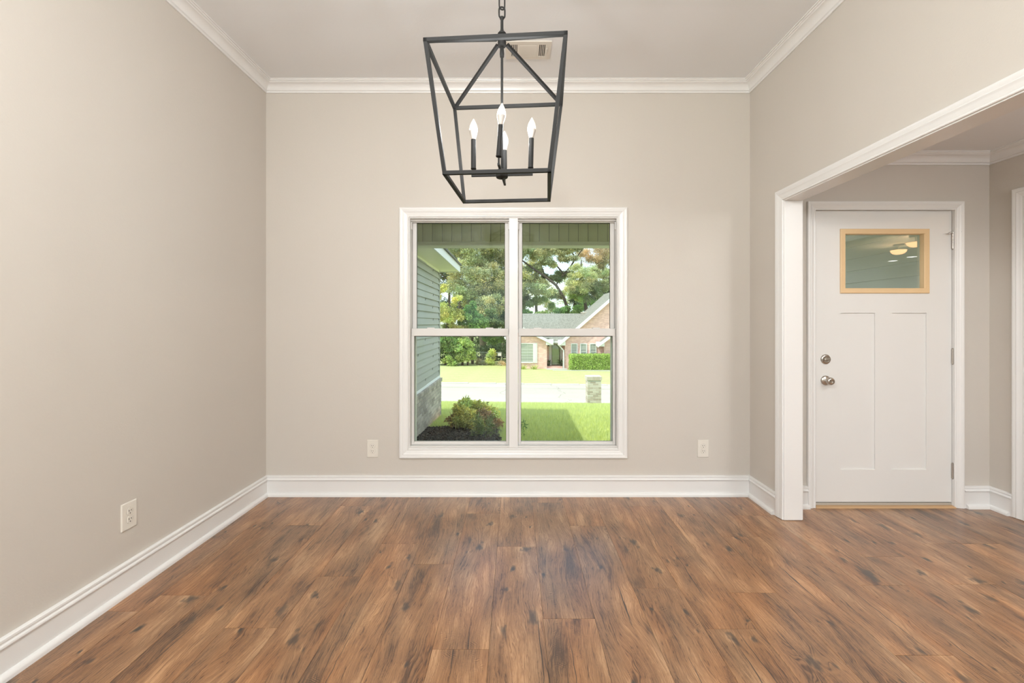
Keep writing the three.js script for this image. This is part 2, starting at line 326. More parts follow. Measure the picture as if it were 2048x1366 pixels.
const shifted = (P, dx) => P.map(([p, q]) => [p + dx, q]);
let trimN = 0; const trimName = () => `trim_${++trimN}`;
// crown: dining room
for (const [name, O, T, A, len, s0, s1, h] of [
  ['far', V(XL, HC, -DF), X, OUT, XR - XL, 1, 1], ['left', V(XL, HC, -BACK), IN, X, DF - BACK, 0, 1], ['right', V(XR, HC, -BACK), IN, NX, DF - BACK, 0, 1],
  ['foyer', V(XR2, HF, -DD), X, OUT, XF - XR2, 1, 1], ['foyer_right', V(XF, HF, -BACK), IN, NX, DD - BACK, 0, 1], ['foyer_left', V(XR2, HF, -BACK), IN, X, DD - BACK, 0, 1],
]) struct(mesh(trimName(), run(crownP, O, T, A, Y, len, s0, s1), M.trim));
// baseboards with shoe moulding
function baseboard(side, O, T, A, len, s0, s1, shoeCut0 = 0, shoeCut1 = 0) {
  const g = struct(group('baseboard_' + side));
  mesh('board', run(baseP, O, T, A, Y, len, s0, s1), M.trim, g);
  mesh('shoe_moulding', run(shifted(shoeP, 0.015), V().copy(O).addScaledVector(T, shoeCut0), T, A, Y, len - shoeCut0 - shoeCut1, s0, s1), M.trim, g);
}
const CW = 0.068;                                        // casing width of the opening
const OC1 = OD1 - 0.016;                                 // jamb face ahead
baseboard('far', V(XL, 0, -DF), X, OUT, XR - XL, 1, 1);
baseboard('left', V(XL, 0, -BACK), IN, X, DF - BACK, 0, 1);
baseboard('right', V(XR, 0, -(OC1 + 0.006 + CW)), IN, NX, DF - (OC1 + 0.006 + CW), 0, 1, 0.012, 0);
baseboard('right_near', V(XR, 0, -BACK), IN, NX, OD0 - 0.07 - BACK, 0, 0);
const DCO0 = 2.010, DCO1 = 3.084, DCT = EYE + 0.832;     // outer limits of the front door casing
baseboard('foyer_1', V(XR2, 0, -DD), X, OUT, DCO0 - XR2, 1, 0, 0, -0.006);
baseboard('foyer_2', V(DCO1, 0, -DD), X, OUT, XF - DCO1, 0, 1, 0.012, 0);
const LC1 = LD1 - 0.016;
baseboard('foyer_right', V(XF, 0, -(LC1 + 0.006 + CW)), IN, NX, DD - (LC1 + 0.006 + CW), 0, 1, 0.012, 0);

// casing profile: across the face from the inner edge outwards, and proud of the wall
function casingP(w) { return [[0, 0], [0, 0.009], [0.0025, 0.0115], [0.006, 0.0115], [0.0085, 0.009], [0.011, 0.0085], [0.014, 0.0105], [0.4 * w, 0.0125], [0.5 * w, 0.0145], [0.56 * w, 0.0175], [0.60 * w, 0.0185], [0.64 * w, 0.0165], [0.68 * w, 0.0165], [0.74 * w, 0.0185], [0.88 * w, 0.0195], [0.97 * w, 0.0185], [w, 0.0155], [w, 0]]; }
// casing round a hole on a wall that faces the viewer (A outwards in the plane, B = towards the viewer)
function casingRing(parent, x0, x1, y0, y1, d, w, bottom) {
  const P = casingP(w), rev = (q) => q;
  mesh('casing', run(P, V(x0, bottom ? y0 : 0, -d), Y, NX, OUT, y1 - (bottom ? y0 : 0), bottom ? -1 : 0, -1), M.trim, parent);
  mesh('casing', run(P, V(x1, bottom ? y0 : 0, -d), Y, X, OUT, y1 - (bottom ? y0 : 0), bottom ? -1 : 0, -1), M.trim, parent);
  mesh('casing', run(P, V(x0, y1, -d), X, Y, OUT, x1 - x0, -1, -1), M.trim, parent);
  if (bottom) mesh('casing', run(P, V(x0, y0, -d), X, V(0, -1, 0), OUT, x1 - x0, -1, -1), M.trim, parent);
}
{ // lined opening between dining room and foyer
  const o = struct(group('trim_opening_dining'));
  const yj = OTOP - 0.016;
  mesh('jamb', rbx(XR - 0.002, XR2 + 0.002, 0.003, yj, OC1, OD1, 0.0012), M.trim, o);
  mesh('jamb', rbx(XR - 0.002, XR2 + 0.002, 0.003, yj, OD0, OD0 + 0.016, 0.0012), M.trim, o);
  mesh('head_jamb', rbx(XR - 0.002, XR2 + 0.002, yj, OTOP, OD0, OD1, 0.0012), M.trim, o);
  const P = casingP(CW);
  for (const [xw, n] of [[XR, NX], [XR2, X]]) {
    mesh('casing', run(P, V(xw, 0.003, -(OC1 + 0.006)), Y, IN, n, yj + 0.006 - 0.003, 0, -1), M.trim, o);
    mesh('casing', run(P, V(xw, 0.003, -(OD0 + 0.010)), Y, OUT, n, yj + 0.006 - 0.003, 0, -1), M.trim, o);
    mesh('casing', run(P, V(xw, yj + 0.006, -(OD0 + 0.010)), IN, Y, n, OC1 + 0.006 - OD0 - 0.010, -1, -1), M.trim, o);
  }
}
{ // lined opening from the foyer to the next room
  const o = struct(group('trim_opening_foyer'));
  const yj = LTOP - 0.016;
  mesh('jamb', rbx(XF - 0.002, XF + 0.122, 0.003, yj, LC1, LD1, 0.0012), M.trim, o);
  mesh('jamb', rbx(XF - 0.002, XF + 0.122, 0.003, yj, LD0, LD0 + 0.016, 0.0012), M.trim, o);
  mesh('head_jamb', rbx(XF - 0.002, XF + 0.122, yj, LTOP, LD0, LD1, 0.0012), M.trim, o);
  const P = casingP(CW);
  for (const [xw, n] of [[XF, NX], [XF + 0.12, X]]) {
    mesh('casing', run(P, V(xw, 0.003, -(LC1 + 0.006)), Y, IN, n, yj + 0.003, 0, -1), M.trim, o);
    mesh('casing', run(P, V(xw, 0.003, -(LD0 + 0.010)), Y, OUT, n, yj + 0.003, 0, -1), M.trim, o);
    mesh('casing', run(P, V(xw, yj + 0.006, -(LD0 + 0.010)), IN, Y, n, LC1 + 0.006 - LD0 - 0.010, -1, -1), M.trim, o);
  }
}

// ------------------------------------------------------------------ the double window
{
  const w = struct(group('window_1'));
  const cx0 = -0.782, cx1 = 0.757, cy0 = EYE - 0.930, cy1 = EYE + 0.777;
  casingRing(w, cx0, cx1, cy0, cy1, DF, 0.068, true);
  const fx0 = -0.774, fx1 = 0.750, fy0 = EYE - 0.922, fy1 = EYE + 0.768, d0 = DF - 0.002, d1 = DF + 0.165;
  // frame lining the hole
  mesh('jamb', bx(WX0, fx0, WY0, WY1, d0, d1), M.vinyl, w); mesh('jamb', bx(fx1, WX1, WY0, WY1, d0, d1), M.vinyl, w);
  mesh('head_jamb', bx(fx0, fx1, fy1, WY1, d0, d1), M.vinyl, w); mesh('sill', bx(fx0, fx1, WY0, fy0, d0, d1), M.vinyl, w);
  const mx0 = -0.044, mx1 = 0.022;
  mesh('mullion', rbx(mx0, mx1, fy0, fy1, DF - 0.004, d1, 0.0025), M.trim, w);
  // stops round each light, then sashes
  for (const [a, b] of [[fx0, mx0], [mx1, fx1]]) {
    mesh('head_stop', [rbx(a, b, fy1 - 0.012, fy1, DF + 0.030, DF + 0.052, 0.001), rbx(a, b, fy1 - 0.018, fy1, DF + 0.052, DF + 0.075, 0.001)], M.vinyl, w);
    mesh('sill_stop', [rbx(a, b, fy0, fy0 + 0.010, DF + 0.008, DF + 0.03, 0.001), rbx(a, b, fy0, fy0 + 0.005, DF + 0.0, DF + 0.012, 0.001)], M.vinyl, w);
    const lower = mesh('lower_sash', (() => {
      const st = 0.022, top = EYE - 0.045, bot = fy0 + 0.010, e0 = DF + 0.034, e1 = DF + 0.062, gy0 = EYE - 0.8875, gy1 = EYE - 0.101;
      return [rbx(a + 0.002, a + st, bot, top, e0, e1, 0.002), rbx(b - st, b - 0.002, bot, top, e0, e1, 0.002), rbx(a + 0.004, b - 0.004, gy1, top, e0 - 0.004, e1, 0.003), rbx(a + st, b - st, bot, gy0 - 0.008, e0, e1, 0.002), rbx(a + st, b - st, gy0 - 0.010, gy0, e0 + 0.008, e1, 0.002)];
    })(), M.vinyl, w);
    mesh('pane', bx(a + 0.014, b - 0.014, EYE - 0.89, EYE - 0.095, DF + 0.0485, DF + 0.0495), M.glass, lower);
    mesh('glazing_gasket', [bx(a + 0.022, a + 0.0245, EYE - 0.8875, EYE - 0.101, DF + 0.044, DF + 0.047), bx(b - 0.0245, b - 0.022, EYE - 0.8875, EYE - 0.101, DF + 0.044, DF + 0.047), bx(a + 0.022, b - 0.022, EYE - 0.8875, EYE - 0.8855, DF + 0.044, DF + 0.047), bx(a + 0.022, b - 0.022, EYE - 0.106, EYE - 0.101, DF + 0.044, DF + 0.047)], M.gasket, lower);
    for (const k of [0.2, 0.8]) mesh('tilt_latch', rbx(mix(a, b, k) - 0.028, mix(a, b, k) + 0.028, EYE - 0.047, EYE - 0.038, DF + 0.034, DF + 0.052, 0.003), M.vinyl, lower);
    const upper = mesh('upper_sash', (() => {
      const st = 0.032, top = fy1, bot = EYE - 0.085, e0 = DF + 0.074, e1 = DF + 0.102, gt = EYE + 0.753;
      return [rbx(a + 0.002, a + st, bot, top, e0, e1, 0.002), rbx(b - st, b - 0.002, bot, top, e0, e1, 0.002), rbx(a + st, b - st, gt, top, e0, e1, 0.002), rbx(a + st, b - st, bot, EYE - 0.045, e0, e1, 0.002)];
    })(), M.vinyl, w);
    mesh('pane', bx(a + 0.024, b - 0.024, EYE - 0.06, EYE + 0.76, DF + 0.0875, DF + 0.0885), M.glass, upper);
    mesh('glazing_gasket', [bx(a + 0.032, a + 0.035, EYE - 0.045, EYE + 0.753, DF + 0.083, DF + 0.086), bx(b - 0.035, b - 0.032, EYE - 0.045, EYE + 0.753, DF + 0.083, DF + 0.086), bx(a + 0.032, b - 0.032, EYE + 0.747, EYE + 0.753, DF + 0.083, DF + 0.086)], M.gasket, upper);
    // balance shoe at the head of each side track
    for (const [p, q] of [[a, a + 0.006], [b - 0.006, b]]) mesh('track_cover', rbx(p, q, fy1 - 0.075, fy1 - 0.02, DF + 0.03, DF + 0.06, 0.001), M.vinyl, w);
  }
  mesh('outer_stop', [bx(fx0, fx0 + 0.012, fy0, fy1, d1 - 0.02, d1), bx(fx1 - 0.012, fx1, fy0, fy1, d1 - 0.02, d1)], M.vinyl, w);
}

// unseen windows at the back of the house, placed to let in daylight
for (const [n, x0, x1, y0, y1] of [[2, -1.35, 1.25, 0.35, 2.4], [3, 4.4, 6.9, 0.6, 2.1]]) {
  const w = struct(group('window_' + n)), t = 0.05, xm = (x0 + x1) / 2;
  mesh('frame', [bx(x0, x0 + t, y0, y1, BACK - 0.12, BACK), bx(x1 - t, x1, y0, y1, BACK - 0.12, BACK), bx(x0 + t, x1 - t, y0, y0 + t, BACK - 0.12, BACK), bx(x0 + t, x1 - t, y1 - t, y1, BACK - 0.12, BACK), bx(xm - 0.03, xm + 0.03, y0 + t, y1 - t, BACK - 0.12, BACK)], M.trim, w);
  mesh('pane', bx(x0 + t, x1 - t, y0 + t, y1 - t, BACK - 0.061, BACK - 0.06), M.glass, w);
}

{ // unseen side window behind the camera, placed to light the right wall
  const w = struct(group('window_4')), a = -2.9, b = -0.7, y0 = 0.35, y1 = 2.4, t = 0.05, m = (a + b) / 2, x0 = XL - 0.12, x1 = XL;
  mesh('frame', [bx(x0, x1, y0, y1, a, a + t), bx(x0, x1, y0, y1, b - t, b), bx(x0, x1, y0, y0 + t, a + t, b - t), bx(x0, x1, y1 - t, y1, a + t, b - t), bx(x0, x1, y0 + t, y1 - t, m - 0.03, m + 0.03)], M.trim, w);
  mesh('pane', bx(XL - 0.061, XL - 0.06, y0 + t, y1 - t, a + t, b - t), M.glass, w);
}

// ------------------------------------------------------------------ the front door
{
  const D = struct(group('door_1'));
  casingRing(D, 2.068, 3.026, 0, EYE + 0.774, DD, 0.058, false);
  // casing bottoms stand on the floor; jambs line the hole
  mesh('jamb', rbx(DX0, 2.070, 0.002, DTOP, DD, DD + 0.15, 0.001), M.trim, D); mesh('jamb', rbx(3.029, DX1, 0.002, DTOP, DD, DD + 0.15, 0.001), M.trim, D);
  mesh('head_jamb', rbx(2.070, 3.029, EYE + 0.780, DTOP, DD, DD + 0.15, 0.001), M.trim, D);
  mesh('door_stop', [bx(2.070, 2.082, 0.02, EYE + 0.780, DD + 0.063, DD + 0.15), bx(3.017, 3.029, 0.02, EYE + 0.780, DD + 0.063, DD + 0.15), bx(2.082, 3.017, EYE + 0.768, EYE + 0.780, DD + 0.063, DD + 0.15)], M.trim, D);
  const f = DD + 0.016, b = f + 0.044, x0 = 2.0725, x1 = 3.0260, y0 = 0.031, y1 = EYE + 0.7765;
  const L = [2.278, 2.842, EYE + 0.228, EYE + 0.622];           // light opening
  const P = [[2.257, 2.496], [2.6135, 2.853]], py0 = EYE - 1.019, py1 = EYE + 0.066;
  const sh = new THREE.Shape([[x0, y0], [x1, y0], [x1, y1], [x0, y1]].map(([a, c]) => new THREE.Vector2(a, c)));
  for (const [a, c, e, g] of [L, [...P[0], py0, py1], [...P[1], py0, py1]]) sh.holes.push(new THREE.Path([[a, e], [a, g], [c, g], [c, e]].map(([p, q]) => new THREE.Vector2(p, q))));
  const sg = new THREE.ExtrudeGeometry(sh, { depth: 0.044, bevelEnabled: false }); sg.translate(0, 0, -b);
  const slab = mesh('door_slab', metreUV(sg), M.door, D);
  for (const [a, c] of P) mesh('door_panel', bx(a - 0.002, c + 0.002, py0 - 0.002, py1 + 0.002, f + 0.009, b - 0.009), M.door, slab);
  // wood frame of the light, proud of the slab
  const lp = [[0, -0.030], [0.022, -0.030], [0.022, 0.004], [0.018, 0.009], [-0.010, 0.010], [-0.014, 0.007], [-0.014, 0], [0, 0]].map(([p, q]) => [-p, q]);
  const lf = [[V(L[0], L[2], -f), Y, NX, L[3] - L[2]], [V(L[1], L[2], -f), Y, X, L[3] - L[2]], [V(L[0], L[3], -f), X, Y, L[1] - L[0]], [V(L[0], L[2], -f), X, V(0, -1, 0), L[1] - L[0]]];
  const lm = mesh('light_frame', lf.map(([O, T, A, len]) => run(lp.map(([p, q]) => [p + 0.012, q]), O, T, A, OUT, len, -1, -1)), M.liteFrame, slab); lm.userData.label = 'bare tan wood frame round the door glass';
  mesh('pane', bx(L[0] - 0.004, L[1] + 0.004, L[2] - 0.004, L[3] + 0.004, f + 0.0215, f + 0.0225), M.doorGlass, slab);
  // deadbolt
  const dbx = 2.152, dby = EYE - 0.2545, kny = EYE - 0.401;
  const lathe = (pts, x, y, z) => { const g = new THREE.LatheGeometry(pts.map(([r, h]) => new THREE.Vector2(r, h)), 40); g.rotateX(Math.PI / 2); g.translate(x, y, z); return g; };
  const bolt = mesh('deadbolt', lathe([[0.001, 0], [0.034, 0], [0.034, 0.004], [0.031, 0.009], [0.024, 0.012], [0.022, 0.010], [0.012, 0.010], [0.0001, 0.012]], dbx, dby, -f), M.nickel, D);
  { const g = new RoundedBoxGeometry(0.034, 0.011, 0.014, 2, 0.004); g.rotateZ(0.15); g.translate(dbx + 0.001, dby - 0.001, -f + 0.018); mesh('thumb_turn', g, M.nickel, bolt); }
  mesh('door_knob', lathe([[0.001, 0], [0.033, 0], [0.033, 0.004], [0.028, 0.010], [0.016, 0.013], [0.012, 0.016], [0.0115, 0.026], [0.014, 0.030], [0.022, 0.034], [0.026, 0.041], [0.0265, 0.050], [0.024, 0.058], [0.018, 0.062], [0.010, 0.063], [0.009, 0.060], [0.0001, 0.060]], dbx, kny, -f), M.nickel, D);
  { const g = new RoundedBoxGeometry(0.0045, 0.014, 0.006, 2, 0.002); g.translate(dbx, kny, -f + 0.063); mesh('lock_button', g, M.nickel, D); }
  mesh('strike_edge', bx(2.0700, 2.0712, kny - 0.03, kny + 0.03, f - 0.004, f + 0.02), M.hinge, D);
  // hinges
  for (const hy of [EYE + 0.563, EYE - 0.234, EYE - 1.026]) {
    const g = [];
    for (let k = 0; k < 5; k++) { const c = cyl(0.0075, 0.0075, 0.0195, 16); c.translate(3.0285, hy - 0.042 + k * 0.0206, -(f - 0.006)); g.push(c); }
    for (const e of [-0.055, 0.053]) { const c = cyl(0.004, 0.006, 0.006, 12); c.translate(3.0285, hy + e, -(f - 0.006)); g.push(c); }
    g.push(bx(3.0265, 3.0282, hy - 0.052, hy + 0.05, f - 0.004, f + 0.03), bx(3.0282, 3.0296, hy - 0.052, hy + 0.05, f - 0.012, f + 0.03));
    mesh('hinge', g, M.hinge, D);
  }
  { // hinge-pin door stop on the top hinge
    const hy = EYE + 0.563 + 0.058, z = -(f - 0.006), c = V(3.0285, hy, z), g = [rod(c.clone().add(V(0, -0.004, 0)), c.clone().add(V(0, 0.004, 0)), 0.010, 0.010), rod(c, c.clone().add(V(-0.034, -0.006, 0.02)), 0.0035), rod(c, c.clone().add(V(0.030, 0.002, 0.022)), 0.0035)];
    for (const s of [V(-0.034, -0.006, 0.02), V(0.030, 0.002, 0.022)]) { const e = c.clone().add(s); g.push(rod(e, e.clone().add(V(Math.sign(s.x) * 0.010, -0.002, -0.004)), 0.007, 0.006)); }
    mesh('hinge_pin_stop', g, M.hinge, D);
  }
  // sweep, sill and transition strip
  mesh('door_sweep', rbx(x0 + 0.002, x1 - 0.002, 0.022, 0.036, f + 0.010, b - 0.004, 0.002), M.gasket, D);
  mesh('threshold', rbx(2.070, 3.029, -0.004, 0.025, f + 0.0005, DD + 0.18, 0.003), M.sweep, D);
  mesh('transition_strip', run([[0, 0], [0.034, 0], [0.028, 0.006], [0.014, 0.009], [0, 0.009]], V(2.070, 0, -(f + 0.0005)), X, OUT, Y, 0.959, 0, 0), M.transition, D);
}

// ------------------------------------------------------------------ wall outlets
function outlet(label) {
  const o = group('outlet'); tag(o, label, 'outlet', 'duplex wall outlets');
  const pg = new THREE.ExtrudeGeometry(new THREE.Shape([[-0.0375, -0.060], [0.0375, -0.060], [0.0375, 0.060], [-0.0375, 0.060]].map(([a, b]) => new THREE.Vector2(a, b))), { depth: 0.0025, bevelEnabled: true, bevelThickness: 0.0035, bevelSize: 0.0035, bevelSegments: 3 });
  pg.translate(0, 0, 0.0005);
  const plate = mesh('cover_plate', pg, M.plate, o);
  const sc = cyl(0.0035, 0.0035, 0.0015, 12); sc.rotateX(Math.PI / 2); sc.translate(0, 0, 0.0072); mesh('screw', sc, M.plate, plate);
  for (const s of [1, -1]) {
    const sh = new THREE.Shape(); sh.absarc(0, 0, 0.0172, 0.72, Math.PI - 0.72, false); sh.absarc(0, 0, 0.0172, Math.PI + 0.72, -0.72, false);
    const rg = new THREE.ExtrudeGeometry(sh, { depth: 0.002, bevelEnabled: true, bevelThickness: 0.0008, bevelSize: 0.0008, bevelSegments: 2, curveSegments: 16 }); rg.translate(0, s * 0.0195, 0.0062);
    const r = mesh('receptacle', rg, M.plate, o);
    const y = s * 0.0195, z = 0.0092; const box = (x, w, h, yy) => { const g = new THREE.BoxGeometry(w, h, 0.0012); g.translate(x, yy, z); return g; };
    const gr = cyl(0.0026, 0.0026, 0.0012, 12); gr.rotateX(Math.PI / 2); gr.translate(0, y - 0.0085, z);
    mesh('slot', [box(-0.0062, 0.0024, 0.0085, y + 0.004), box(0.0062, 0.0024, 0.0068, y + 0.004), gr], M.slot, r);
    const ring = new THREE.RingGeometry(0.0178, 0.0186, 40); ring.translate(0, y, 0.0066); mesh('seam', ring, std(lin(0.3, 0.27, 0.23), 0.7), r);
  }
  return o;
}
{
  const oy = EYE - 0.929;
  const a = outlet('white duplex outlet on the far wall, left of the window'); a.position.set((745.5 - 1030) / 271.2, oy, -DF);
  const b = a.clone(); b.name = numbered('outlet'); b.userData = { ...a.userData, label: 'white duplex outlet on the far wall, right of the window' }; scene.add(b); b.position.set((1406 - 1030) / 271.2, oy, -DF);
  const c = a.clone(); c.name = numbered('outlet'); c.userData = { ...a.userData, label: 'white duplex outlet on the left side wall above the baseboard' }; scene.add(c);
  c.position.set(XL, EYE - 0.915, -880 * 1.836 / (1030 - 256.5)); c.rotation.y = Math.PI / 2;
}

// ------------------------------------------------------------------ ceiling air register
{
  const o = group('ceiling_vent', 0.085, HC, -2.845); tag(o, 'small white ceiling air register with louvres, seen behind the lantern', 'vent');
  const W = 0.29, H = 0.185, y = -0.006;
  const b = (x0, x1, z0, z1, y0, y1) => { const g = new THREE.BoxGeometry(x1 - x0, y1 - y0, z1 - z0); g.translate((x0 + x1) / 2, (y0 + y1) / 2, (z0 + z1) / 2); return g; };
  const w2 = W / 2, h2 = H / 2, i2 = 0.112, j2 = 0.062;
  mesh('faceplate', [b(-w2, w2, -h2, -j2, y, 0), b(-w2, w2, j2, h2, y, 0), b(-w2, -i2, -j2, j2, y, 0), b(i2, w2, -j2, j2, y, 0), b(-0.066, -0.056, -j2, j2, y, 0), b(0.056, 0.066, -j2, j2, y, 0)], M.plate, o);
  mesh('duct_opening', b(-i2, i2, -j2, j2, -0.0012, -0.0004), M.slot, o);
  for (let k = 0; k < 12; k++) { const g = new THREE.BoxGeometry(0.112, 0.0012, 0.0118); g.rotateX(-0.45); g.translate(0, y * 0.75, -j2 + 0.0055 + k * 0.0102); mesh('louvre', g, M.plate, o); }
  for (const s of [-1, 1]) for (let k = 0; k < 5; k++) { const g = new THREE.BoxGeometry(0.0055, 0.0012, 2 * j2); g.rotateZ(s * 0.4); g.translate(s * (0.0680 + k * 0.0105), y * 0.75, 0); mesh('louvre', g, M.plate, o); }
  mesh('lever', b(0.118, 0.121, -0.025, 0.03, y - 0.012, y), M.plate, o);
}

// ------------------------------------------------------------------ the lantern pendant
{
  const zf = 1.453, W = 0.466, cz = -(zf + W / 2 + 0.0), cx = -0.050, yT = EYE + 0.943, yB = EYE + 0.516, Wb = 0.361;
  const o = group('lantern_pendant', cx, yB, cz); tag(o, 'black open-frame lantern pendant with four candle bulbs, hanging from a chain', 'pendant light');
  const tilt = -1 * THREE.MathUtils.degToRad(4.2);
  const cage = new THREE.Group(); // turned positions are baked in the geometry
  const q = new THREE.Quaternion().setFromAxisAngle(Y, tilt);
  const L = (x, y, z) => V(x, y, z).applyQuaternion(q);
  const t = yT - yB, h = W / 2, g = Wb / 2, B = 0.0132, hubY = EYE + 1.075 - yB;
  const T4 = [L(-h, t, h), L(h, t, h), L(h, t, -h), L(-h, t, -h)], B4 = [L(-g, 0, g), L(g, 0, g), L(g, 0, -g), L(-g, 0, -g)];
  const up = (v) => V(v.x, 0, v.z).normalize();
  for (let k = 0; k < 4; k++) {
    const n = (k + 1) % 4, e = V().subVectors(T4[n], T4[k]).normalize().multiplyScalar(B / 2);
    mesh('top_rail', bar(T4[k].clone().sub(e), T4[n].clone().add(e), B), M.black, o);
    const e2 = V().subVectors(B4[n], B4[k]).normalize().multiplyScalar(B / 2);
    mesh('bottom_rail', bar(B4[k].clone().sub(e2), B4[n].clone().add(e2), B), M.black, o);
    mesh('corner_post', bar(B4[k], T4[k], B, B, V().subVectors(B4[n], B4[k]).normalize()), M.black, o);
    mesh('roof_bar', bar(T4[k], V().copy(T4[k]).setY(0).multiplyScalar(0.075).setY(hubY), B * 0.95), M.black, o);
  }
  const lathe = (pts, y, seg = 28) => { const a = new THREE.LatheGeometry(pts.map(([r, e]) => new THREE.Vector2(r, e)), seg); a.translate(0, y, 0); return a; };
  mesh('top_hub', lathe([[0.0001, -0.018], [0.014, -0.018], [0.016, -0.014], [0.016, 0.008], [0.018, 0.012], [0.018, 0.018], [0.012, 0.022], [0.009, 0.024], [0.0155, 0.027], [0.0165, 0.031], [0.013, 0.036], [0.007, 0.041], [0.0055, 0.052], [0.0055, 0.085], [0.008, 0.088], [0.008, 0.095], [0.0001, 0.097]], hubY), M.black, o);
  // stem through the cage down to the arm hub
  const yA = EYE + 0.565 - yB;
  mesh('stem', [rod(V(0, yA, 0), V(0, hubY - 0.01, 0), 0.0048, 0.0048, 16), lathe([[0.0001, 0], [0.0075, 0], [0.0085, 0.012], [0.0075, 0.03], [0.0001, 0.032]], hubY - 0.058)], M.black, o);
  mesh('arm_hub', lathe([[0.0001, -0.016], [0.005, -0.016], [0.006, -0.012], [0.021, -0.011], [0.023, -0.008], [0.023, 0.014], [0.019, 0.019], [0.008, 0.022], [0.0001, 0.024]], yA), M.black, o);
  // loop on top and chain to the ceiling
  const link = (y, turn, hgt = 0.048, w = 0.020, r = 0.0027) => {
    const pts = []; const s = hgt / 2 - w / 2; for (let k = 0; k <= 10; k++) { const a = Math.PI * k / 10; pts.push(V(Math.cos(a) * w / 2, s + Math.sin(a) * w / 2, 0)); } for (let k = 0; k <= 10; k++) { const a = Math.PI + Math.PI * k / 10; pts.push(V(Math.cos(a) * w / 2, -s + Math.sin(a) * w / 2, 0)); }
    const gg = new THREE.TubeGeometry(new THREE.CatmullRomCurve3(pts, true), 48, r, 8, true); gg.rotateY(turn); gg.translate(0, y, 0); return gg;
  };
  mesh('loop', link(hubY + 0.112, 0.2, 0.044, 0.022, 0.003), M.black, o);
  let y = hubY + 0.112 + 0.042, k = 0; const top = HC - yB - 0.045;
  while (y < top) { mesh('chain_link', link(y, 0.3 + (k % 2) * Math.PI / 2, 0.060, 0.021, 0.0028), M.black, o); y += 0.0525; k++; }
  mesh('canopy', lathe([[0.0001, 0], [0.006, 0], [0.008, 0.012], [0.02, 0.018], [0.05, 0.026], [0.062, 0.036], [0.062, 0.046], [0.0001, 0.046]], HC - yB - 0.046), M.black, o);
  // arms, candles, bulbs
  const R = 0.110, cy = EYE + 0.590 - yB;
  const ang = [[L(-1, 0, 0), 0.000, 0.002], [L(1, 0, 0), -0.025, 0], [L(0, 0, 1), -0.062, 0.005], [L(0, 0, -1), 0.008, 0]];
  for (const [dir, lean, dy] of ang) {
    const a = bar(V().copy(dir).multiplyScalar(0.018).setY(yA), V().copy(dir).multiplyScalar(R + 0.008).setY(yA), 0.0085);
    mesh('arm', [a, rod(V().copy(dir).multiplyScalar(R).setY(yA), V().copy(dir).multiplyScalar(R).setY(cy), 0.0035, 0.0035, 10)], M.black, o);
    const place = (gg) => { gg.rotateZ(lean); gg.translate(dir.x * R, cy + dy, dir.z * R); return gg; };
    mesh('candle_sleeve', place(lathe([[0.0001, -0.002], [0.010, -0.002], [0.0108, 0.001], [0.0096, 0.003], [0.0094, 0.112], [0.0085, 0.1125], [0.0001, 0.1125]], 0)), M.black, o);
    const bulb = mesh('candle_bulb', place(lathe([[0.0001, 0.110], [0.0085, 0.110], [0.0095, 0.118], [0.0135, 0.132], [0.0160, 0.143], [0.0162, 0.147], [0.0001, 0.1475]], 0)), M.bulbBase, o);
    const gl = mesh('glowing_tip', place(lathe([[0.0162, 0.147], [0.0160, 0.152], [0.0145, 0.161], [0.0115, 0.170], [0.0078, 0.178], [0.0042, 0.185], [0.0014, 0.190], [0.0001, 0.192]], 0)), M.bulbGlow, bulb);
    const p = new THREE.PointLight(WARM, CANDLE, 0, 2); p.shadow.radius = 0.6; p.castShadow = true; p.name = 'candle_light';
    p.position.set(dir.x * R - lean * 0.16, cy + dy + 0.163, dir.z * R); o.add(p);
  }
}

// ------------------------------------------------------------------ ceiling lights out of view: panels and globes placed to light the rooms
const panelWhere = ['on the low foyer ceiling, placed to light the foyer', 'in the side room, in the middle of its ceiling, placed to light that room'];
UNSEEN_PANELS.forEach(([x, y, d, s, k], i) => {  // unseen panels that brighten the foyer and the side room
  const o = group('unseen_ceiling_light', x, y, -d); tag(o, 'unseen flat white square ceiling light ' + panelWhere[i], 'ceiling light');
  const H = s / 2; mesh('housing', [rbx(-H - 0.012, H + 0.012, -0.004, 0.008, -H - 0.012, H + 0.012, 0.003)], M.trim, o);
  mesh('diffuser', bx(-H, H, -0.008, -0.003, -H, H), M.unseenPanelGlow, o);
  const a = new THREE.RectAreaLight(WARM, k, s, s); a.position.set(0, -0.02, 0); a.rotation.x = -Math.PI / 2; a.name = 'unseen_panel_light'; o.add(a);
});
UNSEEN_GLOBES.forEach(([x, y, d, k, top], i) => {  // unseen globes that light the walls, ceiling and foyer
  const o = group('unseen_globe_pendant', x, y, -d); tag(o, ['unseen white glass globe pendant overhead, placed to light the walls and ceiling', 'unseen white glass globe pendant behind the viewer, placed to light the room', 'unseen white glass globe pendant in the foyer, placed to light the front door'][i], 'pendant light');
  const gl = new THREE.SphereGeometry(0.18, 40, 24); mesh('globe', gl, M.unseenGlobeGlow, o);
  mesh('cord', [rod(V(0, 0.195, 0), V(0, top - y, 0), 0.004), cyl(0.05, 0.035, 0.05, 24).translate(0, 0.195, 0), cyl(0.06, 0.06, 0.025, 24).translate(0, top - y - 0.0125, 0)], M.nickel, o);
  const p = new THREE.PointLight(WARM, k, 0, 2); p.shadow.radius = 8.5; p.castShadow = true; p.name = 'unseen_globe_lamp'; o.add(p);
});
